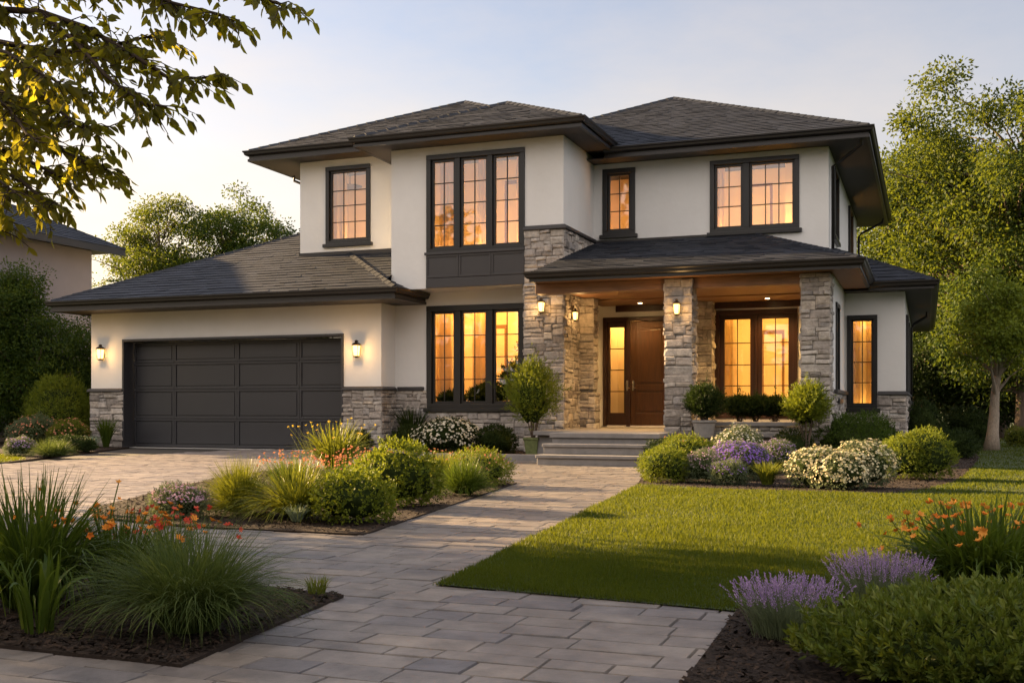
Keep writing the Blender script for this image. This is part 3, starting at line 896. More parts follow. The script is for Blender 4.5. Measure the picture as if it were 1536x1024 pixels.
# caps
mb = MB()
mb.sweep([(XGL - .01, YG + 2.5, 1.42), (XGL - .01, YG - .01, 1.42), (GD[0] - .03, YG - .01, 1.42)][::1], [(-.02, 0), (.075, 0), (.07, .05), (.02, .085), (-.02, .085)])
hpart(mb, "stone_cap", M['panel'], .008)
mb = MB()
mb.sweep([(GD[1] + .03, YG - .01, 1.42), (XGR + .01, YG - .01, 1.42), (XGR + .01, YW - .01, 1.42), (-10.99, YW - .01, 1.42)][:2] + [(XGR + .01, YW - .06, 1.42)], [(-.02, 0), (.075, 0), (.07, .05), (.02, .085), (-.02, .085)])
hpart(mb, "stone_cap", M['panel'], .008)
mb = MB()
mb.box(XGR + .09, -11.02, YW - .075, YW + .02, 1.42, 1.502)
hpart(mb, "stone_cap", M['panel'], .008)
mb = MB()
mb.sweep([(-8.23, YB - .01, 4.87), (XBR + .01, YB - .01, 4.87), (XBR + .01, YR - .01, 4.87)], [(-.02, 0), (.085, 0), (.08, .06), (.02, .10), (-.02, .10)])
hpart(mb, "stone_cap", M['panel'], .008)
mb = MB()
mb.sweep([(-.95, YWG - .01, 1.28), (XW + .01, YWG - .01, 1.28), (XW + .01, YWG + 6, 1.28)], [(-.02, 0), (.07, 0), (.065, .045), (.02, .075), (-.02, .075)])
hpart(mb, "stone_cap", M['panel'], .008)
mb = MB()
mb.box(-1.545, -1.585, YWG - .075, YWG + .02, 1.28, 1.354)
hpart(mb, "stone_cap", M['panel'], .008)
mb = MB()
mb.box(-1.6, -1.535, 21.15, YWG - .09, 1.28, 1.352)
hpart(mb, "stone_cap", M['panel'], .008)
mb = MB()
mb.box(-4.15, -2.14, 20.70, 21.15, .665, .745)
hpart(mb, "stone_ledge", M['step'], .012)

# porch floor and steps
mb = MB()
mb.box(-7.34, -1.82, 20.66, 25.5, .46, .55)
mb.box(-6.44, -4.40, 19.02, 20.655, .46, .552)
mb.box(-6.40, -4.44, 19.06, 20.655, 0, .455)
mb.box(-7.3, -1.85, 20.8, 21.4, 0, .455)
hpart(mb, "porch_floor", M['step'], .012)
for y0, z1 in ((18.30, .18), (18.66, .365)):
    mb = MB()
    mb.box(-6.46, -4.38, y0, 19.055, z1 - .06, z1)
    mb.box(-6.44, -4.40, y0 + .03, 19.05, z1 - .185, z1 - .063)
    hpart(mb, "front_step", M['step'], .012)

# garage door
mb = MB()
YDR = 23.02
zb = [0.02, at(300, 628, YDR).z, at(300, 583.5, YDR).z, at(300, 543, YDR).z, 2.66]
xb = [-19.05, at(261, 600, YDR).x, at(355.5, 600, YDR).x, at(449, 600, YDR).x, -12.84]
xb[-1] = -12.84
mb.box(-19.04, -12.85, YDR + .03, YDR + .06, 0.01, 2.68)
for j in range(4):
    for i in range(4):
        x0, x1, z0, z1 = xb[i], xb[i + 1], zb[j] + .004, zb[j + 1] - .004
        s = .055
        # stile and rail frame round a raised field
        mb.box(x0 + .002, x1 - .002, YDR, YDR + .035, z0, z0 + s)
        mb.box(x0 + .002, x1 - .002, YDR, YDR + .035, z1 - s, z1)
        mb.box(x0 + .002, x0 + s, YDR + .0015, YDR + .035, z0 + s, z1 - s)
        mb.box(x1 - s, x1 - .002, YDR + .0015, YDR + .035, z0 + s, z1 - s)
        mb.box(x0 + s + .03, x1 - s - .03, YDR + .012, YDR + .036, z0 + s + .03, z1 - s - .03)
hpart(mb, "garage_door", M['gdoor'], .006)
mb = MB()
mb.box(GD[0] - .05, GD[0] + .005, YG - .045, YG + .375, 0, GD[3])
mb.box(GD[1] - .005, GD[1] + .05, YG - .045, YG + .375, 0, GD[3])
mb.box(GD[0] - .05, GD[1] + .05, YG - .047, YG + .375, GD[3] - .004, GD[3] + .055)
hpart(mb, "garage_door_frame", M['gdoor'], .006)

# windows
def put(rc, Yp, sashes, **k):
    return window((rc[0], Yp, rc[2]), X, nF, rc[1] - rc[0], rc[3] - rc[2], sashes, **k)
put(W_left, YL, [(1, 3, 4)], rows=[.25, .50, .73], curt=((-.1, .3, .3),), casing=.1, glow=1.25)
wb = W_bay[1] - W_bay[0]
put(W_bay, YB, [(1, 2, 4), (1.12, 2, 4), (1.1, 2, 4)], sill=False, curt=((.1, .55, .25), (.95, 1.35, .5), (wb - .35, wb, .25)), casing=.11, mull=.12, glow=1.2)
wm = W_main[1] - W_main[0]
put(W_main, YW, [(1, 2, 4), (1.12, 2, 4), (1.12, 2, 4)], curt=((.05, .5, .2), (.85, 1.3, .5)), casing=.13, mull=.14, rows=[.25, .5, .75], glow=1.15, low=False)
put(W_nar, YR, [(1, 2, 3)], curt=((.4, .9, .7),), casing=.11, glow=1.5)
wd_ = W_dbl[1] - W_dbl[0]
put(W_dbl, YR, [(1, 2, 3), (1.55, 3, 3)], curt=((0, .25, .3),), casing=.1, mull=.14, glow=1.1)
put(W_fr, YD, [(1, 2, 4), (1.0, 2, 4)], sill=False, mat='doorframe', inner='doorframe', casing=.1, frame=.11, mull=.05, glow=.62, curt=((.05, .4, .25),), rows=[.27, .5, .74])
put(W_wing, YWG, [(1, 2, 4)], mat='darktrim', casing=.085, frame=.04, glow=.6, curt=((0, .25, .2), (.36, .6, .25)))
for s in (SW1, SW2):
    window((XR, s[0] - .02, s[2] - .02), Y, nR, s[1] - s[0] + .04, s[3] - s[2] + .04, [(1, 2, 3)], proud=.06, room=.8)
for s in WS:
    window((XW, s[0] - .02, s[2] - .02), Y, nR, s[1] - s[0] + .04, s[3] - s[2] + .04, [(1, 1, 3)], proud=.05, room=.8)
window((-1.62, PW[0] - .02, PW[2] - .02), Y, nR, PW[1] - PW[0] + .04, PW[3] - PW[2] + .04, [(1, 1, 3)], proud=.03, room=0, lamp=False)
# panel under the bay window
mb = MB()
x0, x1 = W_bay[0], W_bay[1]
mb.box(x0, x1, YB - .045, YB + .02, 3.705, 3.92)
mb.box(x0, x1, YB - .032, YB + .02, 3.925, 4.50)
for a, b in ((0, .34), (.34, .67), (.67, 1)):
    p0, p1 = x0 + (x1 - x0) * a, x0 + (x1 - x0) * b
    t = .05
    mb.box(p0 + .004, p1 - .004, YB - .05, YB - .034, 3.93, 3.93 + t)
    mb.box(p0 + .004, p1 - .004, YB - .05, YB - .034, 4.44 - t, 4.44)
    mb.box(p0 + .004, p0 + t, YB - .0505, YB - .034, 3.93 + t, 4.44 - t)
    mb.box(p1 - t, p1 - .004, YB - .0505, YB - .034, 3.93 + t, 4.44 - t)
mb.box(x0 - .03, x1, YB - .075, YB - .03, 4.445, 4.505)
hpart(mb, "bay_panel", M['panel'], .006)

# front door
mb = MB()
x0, x1, z0, z1 = DOOR
sx0, sx1 = at(943, 550, YD).x, at(947, 550, YD).x
mb.box(x0, x0 + .09, YD - .03, YD + .14, z0, z1)
mb.box(x1 - .09, x1, YD - .03, YD + .14, z0, z1)
mb.box(x0 + .09, x1 - .09, YD - .028, YD + .14, z1 - .1, z1)
mb.box(sx0 - .06, sx0 + .04, YD - .02, YD + .14, z0, z1 - .1)
mb.box(x0 + .09, sx0 - .06, YD + .02, YD + .1, z0 + .005, z0 + .32)
gz0, gz1 = z0 + .32, z1 - .24
gx0, gx1 = x0 + .16, sx0 - .12
mb.box(x0 + .09, gx0, YD + .02, YD + .1, gz0, gz1)
mb.box(gx1, sx0 - .06, YD + .02, YD + .1, gz0, gz1)
mb.box(x0 + .09, sx0 - .06, YD + .02, YD + .1, gz1, z1 - .1)
df = hpart(mb, "door_frame", M['doorframe'], .006)
mb = MB()
mb.face([(gx0, YD + .06, gz0), (gx1, YD + .06, gz0), (gx1, YD + .06, gz1), (gx0, YD + .06, gz1)])
mb.build("sidelight_glass", M['glass'], df)
mb = MB()
for k in (1, 2, 3): mb.box(gx0, gx1, YD + .045, YD + .07, gz0 + (gz1 - gz0) * k / 4 - .011, gz0 + (gz1 - gz0) * k / 4 + .011)
mb.build("glazing_bars", M['doorframe'], df)
mb = MB()
A, B = x0 - .1, sx0 + .3
mb.face([(A, YD + .9, 0.5), (B, YD + .9, .5), (B, YD + .9, 3.4), (A, YD + .9, 3.4)])
mb.face([(A, YD + .9, 0.5), (A, YD + .2, .5), (A, YD + .2, 3.4), (A, YD + .9, 3.4)])
mb.face([(B, YD + .9, 0.5), (B, YD + .2, .5), (B, YD + .2, 3.4), (B, YD + .9, 3.4)])
mb.build("lit_hall", room_mat, df)
mb = MB()
mb.face([(A, YD + .25, 3.38), (B, YD + .25, 3.38), (B, YD + .6, 3.38), (A, YD + .6, 3.38)])
mb.build("hall_lamp", lampwarm, df)
mb = MB()
lx0, lx1, lz0, lz1 = sx0 + .045, x1 - .095, z0 + .01, z1 - .105
mb.box(lx0, lx1, YD + .03, YD + .06, lz0, lz1)
st, lr = .13, .42
mb.box(lx0, lx0 + st, YD + .012, YD + .03, lz0, lz1)
mb.box(lx1 - st, lx1, YD + .012, YD + .03, lz0, lz1)
for a, b in ((lz0, lz0 + .30), (lz0 + .42 + .42, lz0 + .98), (lz1 - .16, lz1)):
    mb.box(lx0 + st, lx1 - st, YD + .0125, YD + .03, a, b)
mb.box(lx0 + st + .05, lx1 - st - .05, YD + .016, YD + .031, lz0 + .35, lz0 + .79)
mb.box(lx0 + st + .05, lx1 - st - .05, YD + .016, YD + .031, lz0 + 1.03, lz1 - .21)
dl = hpart(mb, "front_door", M['doorwood'], .008)
mb = MB()
for xx in (sx0 - .03, lx0 + .065):
    mb.box(xx - .022, xx + .022, YD - .03 if xx < lx0 else YD, YD + .012, 1.42, 1.66)
    mb.tube([(xx, YD - .03, 1.48), (xx, YD - .085, 1.48), (xx + .09, YD - .09, 1.48)], .012, 8)
    mb.tube([(xx, YD - .05, 1.6), (xx, YD, 1.6)], .02, 10)
mb.build("door_handle", M['brass'], dl)

# ---------------------------------------------------------------- roofs
PITCH = .47
def hiproof(name, xl, xr, yf, yb, z, pitch, seed, faces="flrb", caps=True):
    half = min(xr - xl, yb - yf) / 2
    h = half * pitch
    A, B, C_, D_ = (xl, yf, z), (xr, yf, z), (xr, yb, z), (xl, yb, z)
    if xr - xl <= yb - yf:
        mx = (xl + xr) / 2
        P, Q = (mx, yf + half, z + h), (mx, yb - half, z + h)
        pl = dict(f=[A, B, P], r=[B, C_, Q, P], b=[C_, D_, Q], l=[D_, A, P, Q])
        ed = [(A, P), (B, P), (C_, Q), (D_, Q), (P, Q)]
    else:
        my = (yf + yb) / 2
        P, Q = (xl + half, my, z + h), (xr - half, my, z + h)
        pl = dict(f=[A, B, Q, P], r=[B, C_, Q], b=[C_, D_, P, Q], l=[D_, A, P])
        ed = [(A, P), (B, Q), (C_, Q), (D_, P), (P, Q)]
    m_ = MB()
    for k, f in enumerate(faces): shingles(m_, pl[f], seed=seed + k)
    o = hpart(m_, name, M['shingle'])
    m_ = MB()
    for k, (a, b) in enumerate(ed): hipcap(m_, a, b, seed + k)
    m_.build("hip_caps", M['shingle'], o)
    return o
def eaves(line, top, bot, out=0.0):
    """gutter and fascia along a run"""
    g, f = MB(), MB()
    g.sweep([(p[0], p[1], top - .012) for p in line], GUTTER)
    f.sweep([(p[0], p[1], 0) for p in line], [(-.05, bot - .012), (-.004, bot - .012), (-.004, top - .03), (-.05, top - .06)])
    f.sweep([(p[0], p[1], 0) for p in line], [(-.0035, bot - .013), (.022, bot - .013), (.022, bot + .05), (-.0035, bot + .06)])
    o = hpart(f, "fascia", M['fascia'])
    g.build("gutter", M['fascia'], o)
def soffit(*boxes):
    for b in boxes:
        m_ = MB()
        m_.box(*b)
        hpart(m_, "soffit", M['soffit'])
# upper left, bay and upper right roofs
hiproof("upper_roof", -16.05, -7.7, 23.7, 34.9, 7.50, .46, 100)
bx0, bx1, by = -12.09, -6.75, 22.0
hx = (bx0 + bx1) / 2
hh = (bx1 - bx0) / 2 * .46
m_ = MB()
P0, P1 = (hx, by + (bx1 - bx0) / 2, 7.1 + hh), (hx, 27.5, 7.1 + hh)
shingles(m_, [(bx0, by, 7.1), (bx1, by, 7.1), P0], seed=120)
shingles(m_, [(bx1, by, 7.1), (bx1, 27.5, 7.1), P1, P0], seed=121)
shingles(m_, [(bx0, 27.5, 7.1), (bx0, by, 7.1), P0, P1], seed=122)
o = hpart(m_, "bay_roof", M['shingle'])
m_ = MB()
hipcap(m_, (bx0, by, 7.1), P0, 5); hipcap(m_, (bx1, by, 7.1), P0, 6); hipcap(m_, P0, (hx, 26.2, 7.1 + hh), 7)
m_.build("hip_caps", M['shingle'], o)
hiproof("upper_roof", -11.74, -1.14, 24.3, 36.4, 6.95, .47, 140)
soffit((-16.0, -11.3, 23.75, 34.9, 7.235, 7.26), (bx0 + .04, bx1 - .04, by + .04, 25.2, 6.885, 6.905), (-7.6, -1.18, 24.34, 36.4, 6.71, 6.735))
eaves([(-16.05, 34.9), (-16.05, 23.7), (-11.6, 23.7)], 7.5, 7.24)
eaves([(bx0, 23.9), (bx0, by), (bx1, by), (bx1, 24.9)], 7.1, 6.89)
eaves([(-6.9, 24.3), (-1.14, 24.3), (-1.14, 36.4)], 6.95, 6.715)
# garage roof
gx0, gx1, gy, gz, gp = -20.6, -10.98, 21.8, 3.68, .47
m_ = MB()
yt = 26.6
zt = gz + (yt - gy) * gp
shingles(m_, [(gx0, gy, gz), (gx1, gy, gz), (gx1 - (yt - gy), yt, zt), (gx0 + (yt - gy), yt, zt)], seed=160, expo=.2, tab=.42)
shingles(m_, [(gx1, gy, gz), (gx1, 23.6, gz), (gx1 - 1.8, 23.6 + .0, gz + 1.8 * gp)], seed=161, expo=.2) if False else None
shingles(m_, [(gx1, gy, gz), (gx1, 24.4, gz), (gx1 - 2.6, 24.4, gz + 2.6 * gp)], seed=161, expo=.2, tab=.42)
shingles(m_, [(gx0, 34.5, gz), (gx0, gy, gz), (gx0 + 4.8, yt, zt), (gx0 + 4.8, 30, zt)], seed=162, expo=.2)
zf = lambda yy: gz + (yy - gy) * gp - .012
shingles(m_, [(-11.52, 22.32, zf(22.32)), (-11.45, 22.32, zf(22.32)), (-11.45, 24.32, zf(24.32)), (-13.52, 24.32, zf(24.32))], seed=163, expo=.2, tab=.42)
o = hpart(m_, "garage_roof", M['shingle'])
m_ = MB()
hipcap(m_, (gx0, gy, gz), (gx0 + 4.8, yt, zt), 8)
hipcap(m_, (gx1, gy, gz), (gx1 - 2.6, gy + 2.6, gz + 2.6 * gp), 9)
m_.build("hip_caps", M['shingle'], o)
soffit((gx0 + .04, XGR - .01, gy + .04, YG + .02, 3.42, 3.445), (XGR - .01, gx1 - .04, gy + .04, YW, 3.42, 3.445), (gx0 + .04, XGL + .02, YG + .02, 34, 3.42, 3.445))
eaves([(gx0, 34.5), (gx0, gy), (gx1, gy), (gx1, 23.42)], gz, 3.43)
# porch roof
pa, pb, pc, pd, pe_ = (-7.26, 20.3, 3.66), (-1.11, 20.3, 3.66), (-3.58, 24.9, 4.88), (-7.26, 24.9, 4.88), (-1.11, 24.9, 3.66)
m_ = MB()
shingles(m_, [pa, pb, pc, pd], seed=180, expo=.2, tab=.42)
shingles(m_, [pb, pe_, pc], seed=181, expo=.2, tab=.42)
o = hpart(m_, "porch_roof", M['shingle'])
m_ = MB()
hipcap(m_, pb, pc, 12)
m_.build("hip_caps", M['shingle'], o)
eaves([(-7.26, 22.5), (-7.26, 20.3), (-1.11, 20.3), (-1.11, 23.74)], 3.66, 3.48)
m_ = MB()
m_.box(-7.22, -1.15, 20.34, 24.2, 3.47, 3.49)
hpart(m_, "porch_ceiling", M['wood'])
m_ = MB()
m_.box(-7.30, -1.84, 24.2, YD, 3.44, 3.485)
hpart(m_, "porch_ceiling", M['wood'])
m_ = MB()
m_.box(-7.30, -4.66, 20.68, 21.02, 3.27, 3.468)
hpart(m_, "porch_beam", M['wood'], .01)
m_ = MB()
m_.box(-4.15, -2.14, 20.68, 21.02, 3.27, 3.468)
hpart(m_, "porch_beam", M['wood'], .01)
m_ = MB()
m_.box(-6.95, -4.94, YD - .05, YD - .002, 3.29, 3.44)
hpart(m_, "crown_board", M['doorframe'], .01)
m_ = MB()
m_.box(-4.59, -1.83, YD - .05, YD - .002, 3.29, 3.44)
hpart(m_, "crown_board", M['doorframe'], .01)
# wing roof
wx, wy, wz = .13, 23.75, 3.60
m_ = MB()
hgt = (wx - XR) * PITCH
shingles(m_, [(-2.4, wy, wz), (wx, wy, wz), (XR, wy + wx - XR, wz + hgt), (-2.4, wy + wx - XR, wz + hgt)], seed=200, expo=.2)
shingles(m_, [(wx, wy, wz), (wx, 37, wz), (XR, 37 - (wx - XR), wz + hgt), (XR, wy + wx - XR, wz + hgt)], seed=201, expo=.2)
o = hpart(m_, "wing_roof", M['shingle'])
m_ = MB()
hipcap(m_, (wx, wy, wz), (XR, wy + wx - XR, wz + hgt), 14)
m_.build("hip_caps", M['shingle'], o)
soffit((-1.6, wx - .04, wy + .04, 37, 3.415, 3.435))
eaves([(-1.1, wy), (wx, wy), (wx, 37)], wz, 3.43)
# dark flashing where roofs meet walls, then downspouts
mb = MB()
mb.box(XUL - .02, -11.5, YL - .03, YL + .01, 4.80, 4.93)
mb.box(-7.3, -3.5, YR - .03, YR + .01, 4.84, 4.93)
hpart(mb, "flashing", M['fascia'])
def spout(pts, r=.035):
    m_ = MB()
    m_.tube(pts, r, 10)
    return hpart(m_, "downspout", M['fascia'], 0, True)
spout([(-1.3, 24.5, 6.85), (-1.3, 24.55, 6.62), (-1.7, 24.95, 6.42), (-1.93, 25.15, 6.32), (-1.93, 25.15, 4.5)])
spout([(-1.2, 35.0, 6.85), (-1.25, 35.0, 6.6), (-1.85, 35.0, 6.3), (-1.93, 35.0, 6.2), (-1.93, 35.0, 4.4)])
spout([(-15.9, 25.6, 7.3), (-15.9, 25.6, 7.1), (-15.3, 25.6, 6.85), (-15.0, 25.6, 6.75), (-15.0, 25.6, 4.4)])
spout([(0.0, 29.5, 3.5), (0.0, 29.5, 3.3), (-.3, 29.5, 3.12), (-.36, 29.5, 3.0), (-.36, 29.5, .1)])
spout([(-20.5, 24.0, 3.5), (-20.5, 24.0, 3.35), (-20.25, 24.0, 3.2), (-20.2, 24.0, 3.1), (-20.2, 24.0, .1)])
# porch downlights
def downlight(x, y, z, en):
    m_ = MB()
    m_.lathe((x, y, z - .012), [(.075, 0), (.075, .012), (.05, .012)], 20)
    o = hpart(m_, "porch_downlight", M['lampmetal'])
    m_ = MB()
    m_.lathe((x, y, z - .016), [(.048, 0), (.048, .003)], 20)
    m_.build("downlight_lens", emis("downlight_glow", (1, .68, .3), 6), o)
    l = bpy.data.lights.new("downlight_beam", 'SPOT')
    l.energy, l.color, l.spot_size, l.spot_blend, l.shadow_soft_size = en, (1, .58, .2), R(140), .7, .05
    lo = bpy.data.objects.new("downlight_beam", l)
    COL.objects.link(lo)
    lo.location = (x, y, z - .03)
    lo.parent = o
for x, y, z, en in ((-6.2, 24.85, 3.44, 34), (-5.6, 22.4, 3.468, 80), (-3.3, 24.8, 3.44, 46), (-3.2, 22.4, 3.468, 80), (-2.3, 22.6, 3.468, 18)): downlight(x, y, z, en)

# ---------------------------------------------------------------- wall lanterns
def lantern(loc, N, label, s=1.0, energy=9):
    N = Vector(N)
    U = Vector((-N.y, N.x, 0))
    L = thing("wall_lantern", label, "wall lamp", loc, "bronze lanterns lit on the house walls")
    O = Vector(loc)
    def b(m_, u0, u1, v0, v1, n0, n1): m_.obox(O, U, Z, N, u0 * s, u1 * s, v0 * s, v1 * s, n0 * s, n1 * s)
    m_ = MB()
    b(m_, -.05, .05, -.12, .14, -.01, .02)
    b(m_, -.012, .012, .12, .15, .02, .12)
    m_.build("back_plate", M['lampmetal'], L)
    m_ = MB()
    c = O + N * .135 * s
    def lz(prof): return [(r_ * s * 1.45, z_ * s * .9) for r_, z_ in prof]
    def sq(m_, cc):
        rt = Matrix.Translation(cc) @ Matrix.Rotation(R(45), 4, 'Z') @ Matrix.Translation(-cc)
        m_.v = [tuple(rt @ Vector(p)) for p in m_.v]
    m_.lathe(c + Z * .16 * s, lz([(.098, 0), (.098, .018), (.055, .07), (.03, .085), (.03, .1), (.042, .12), (.03, .15), (.008, .165)]), 4)
    m_.lathe(c - Z * .18 * s, lz([(.03, -.03), (.07, 0), (.07, .02)]), 4)
    for k in range(4):
        t = math.pi / 2 * k
        d = Vector((math.cos(t), math.sin(t), 0))
        m_.tube([c + d * .094 * s - Z * .15 * s, c + d * .128 * s + Z * .15 * s], .0085 * s, 6)
    sq(m_, c)
    m_.build("cage", M['lampmetal'], L)
    m_ = MB()
    m_.lathe(c, lz([(.057, -.155), (.078, .155)]), 4)
    sq(m_, c)
    m_.build("glass_shade", M['lampglass'], L)
    l = bpy.data.lights.new("lantern_bulb", 'POINT')
    l.energy, l.color, l.shadow_soft_size = energy, (1, .56, .2), .05
    lo = bpy.data.objects.new("lantern_bulb", l)
    COL.objects.link(lo)
    lo.location = O + N * (.30 * s) + Z * .0
    lo.parent = L
    lo.matrix_parent_inverse = Matrix.Translation(-O)
p = at(155, 531, YG); lantern((p.x, YG, p.z), nF, "lit bronze lantern on the wall left of the garage door", .8, 3.6)
p = at(538, 526, YG); lantern((p.x, YG, p.z), nF, "lit bronze lantern on the wall right of the garage door", .8, 3.6)
p = at(815, 461, YB); lantern((p.x, YB - .05, p.z), nF, "lit bronze lantern on the front of the tall stone pillar left of the porch", .66, 3.4)
lantern((XBR + .05, 23.05, 3.02), nR, "lit lantern on the porch side of the tall stone pillar", .55, 3.4)
p = at(1017, 464, 20.6); lantern((p.x, 20.57, p.z), nF, "lit bronze lantern on the middle stone pillar of the porch", .62, 3.4)

# ================================================================= PLANTS
def unit(v): return v / np.maximum(1e-9, np.linalg.norm(v, axis=1, keepdims=True))
def leaf_arrays(P, D, L, Wd, q, hi=False, up=None):
    """leaf blades with a raised edge; P base, D direction, L length, Wd width"""
    m = len(P)
    D = unit(D)
    ref = q.normal(0, 1, (m, 3)) if up is None else up + q.normal(0, .35, (m, 3))
    S = unit(np.cross(D, ref))
    N = np.cross(S, D)
    L, Wd = np.broadcast_to(L, m)[:, None], np.broadcast_to(Wd, m)[:, None] * .5
    i = np.arange(m)
    if not hi:
        mid = P + D * L * .45
        V = np.concatenate([P, mid + S * Wd + N * Wd * .35, P + D * L, mid - S * Wd + N * Wd * .35])
        F = np.concatenate([np.stack([i, i + m, i + 2 * m], 1), np.stack([i, i + 2 * m, i + 3 * m], 1)])
        return V, F, 2
    dr = -N * L * .16
    a, b = P + D * L * .30, P + D * L * .68 + dr * .4
    V = np.concatenate([P, a + S * Wd * .85 + N * Wd * .3, a, a - S * Wd * .85 + N * Wd * .3, b + S * Wd * .72 + N * Wd * .2, b, b - S * Wd * .72 + N * Wd * .2, P + D * L + dr])
    k = [i + m * j for j in range(8)]
    T = [(0, 1, 2), (0, 2, 3), (1, 4, 5), (1, 5, 2), (2, 5, 6), (2, 6, 3), (4, 7, 5), (5, 7, 6)]
    F = np.concatenate([np.stack([k[x], k[y], k[z]], 1) for x, y, z in T])
    return V, F, 8
def leaf_obj(name, P, D, L, Wd, mat, parent, q, hi=False, r=None, up=None):
    V, F, k = leaf_arrays(P, D, L, Wd, q, hi, up)
    if r is None: r = q.random(len(P))
    return link(name, arrmesh(name, V, F, [mat], np.tile(r, k)), parent)
def sphere_dirs(n, q, zmin=-1.0):
    z = q.uniform(zmin, 1, n)
    t = q.uniform(0, 2 * np.pi, n)
    s = np.sqrt(1 - z * z)
    return np.stack([s * np.cos(t), s * np.sin(t), z], 1)
def lump(d, sd, amp):
    """smooth irregular radius over directions"""
    q = np.random.default_rng(sd)
    o = np.zeros(len(d))
    for k in range(7):
        f = q.normal(0, 1, 3) * (2.0 + k * .8)
        o += np.sin(d @ f + q.uniform(0, 6)) * amp / (1 + k * .35)
    for k in range(6):
        f = q.normal(0, 1, 3) * (5.5 + k)
        o += np.sin(d @ f + q.uniform(0, 6)) * .055
    return 1 + o * .5
def core(name, c, rad, mat, parent, sd, amp=.12, zmin=-.35, sc_=.8):
    n, m = 18, 10
    d = []
    for j in range(m + 1):
        z = zmin + (1 - zmin) * j / m
        s = math.sqrt(max(0, 1 - z * z))
        for i in range(n): d.append((s * math.cos(2 * math.pi * i / n), s * math.sin(2 * math.pi * i / n), z))
    d = np.array(d)
    V = np.array(c) + d * np.array(rad) * (lump(d, sd, amp) * sc_)[:, None]
    F = np.array([(j * n + i, j * n + (i + 1) % n, (j + 1) * n + (i + 1) % n, (j + 1) * n + i) for j in range(m) for i in range(n)])
    return link(name, arrmesh(name, V, F, [mat], np.full(len(F), .15), smooth=True), parent)
def sprigs(P, A, ln, k, q):
    """k leaves spiralling round each shoot; returns leaf bases, directions, shoot index"""
    n = len(P)
    A = unit(A)
    t = np.tile(np.linspace(.1, 1, k), n)
    Pi, Ai = np.repeat(P, k, 0), np.repeat(A, k, 0)
    li = np.repeat(np.broadcast_to(ln, n), k)
    rn = unit(np.cross(Ai, q.normal(0, 1, Ai.shape)))
    B = Pi + Ai * (t * li)[:, None]
    D = Ai * (.35 + .75 * t)[:, None] + rn * (1.05 - .55 * t)[:, None]
    return B, D
DENS = 1.0
def shrub(label, x, y, wdt, h, mat='box', leaf=.03, lw=.55, n=None, z0=.03, sd=0, name="round_shrub", cat="shrub", amp=.12, group=None, flowers=None, fl_n=0, fl_size=.02, shoot=.055, spread=1.0, loose=.0, dep=None, fzone=-.1, lobes=None):
    q = np.random.default_rng(sd + 100)
    T = thing(name, label, cat, (x, y, z0), group)
    rx, ry, rz = wdt / 2, (dep or wdt) / 2, h * .56
    lobes = lobes or [(0, 0, 1, 1)]
    PP, AA, FP, FN = [], [], [], []
    for k, (ox, oy, s, hs) in enumerate(lobes):
        c = np.array([x + ox * rx, y + oy * ry, z0 + h * .44 * hs])
        R3 = np.array([rx * s, ry * s, rz * hs])
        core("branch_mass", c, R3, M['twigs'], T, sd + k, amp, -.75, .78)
        area = 2.6 * math.pi * R3[0] * (R3[2] + R3[0]) / 2
        m = n or int(area / (leaf * leaf * lw) * .52 * DENS)
        m = int(min(m, 3600) * (s if len(lobes) > 1 else 1))
        d = sphere_dirs(m, q, -.78)
        rr = lump(d, sd + k, amp) * np.where(q.random(m) < .8, q.normal(.91, .04, m), q.normal(.97, .04 + loose, m))
        P = c + d * R3 * rr[:, None]
        A = unit(d / R3 * R3.min()) * .9 + q.normal(0, .38, (m, 3)) + np.array([0, 0, .28])
        kk = P[:, 2] > z0 + .01
        PP.append(P[kk]); AA.append(A[kk])
        if flowers:
            dd = sphere_dirs(int(fl_n * (s if len(lobes) > 1 else 1)), q, fzone)
            rr = lump(dd, sd + k, amp) * q.normal(1.03, .04, len(dd))
            FP.append(c + dd * R3 * rr[:, None] + np.array([0, 0, shoot * .55])); FN.append(dd + np.array([0, 0, .5]))
    P, A = np.concatenate(PP), np.concatenate(AA)
    B, D = sprigs(P, A, q.uniform(.6, 1.25, len(P)) * shoot, 6, q)
    r = np.repeat(np.clip(q.normal(.5, .22, len(P)), 0, 1), 6) + q.normal(0, .1, len(B))
    leaf_obj("foliage", B, D, q.uniform(.75, 1.25, len(B)) * leaf, leaf * lw, M[mat], T, q, r=np.clip(r, 0, 1))
    if flowers:
        P, N = np.concatenate(FP), np.concatenate(FN)
        blossoms("flowers", P, N, fl_size, flowers, T, q)
    return T
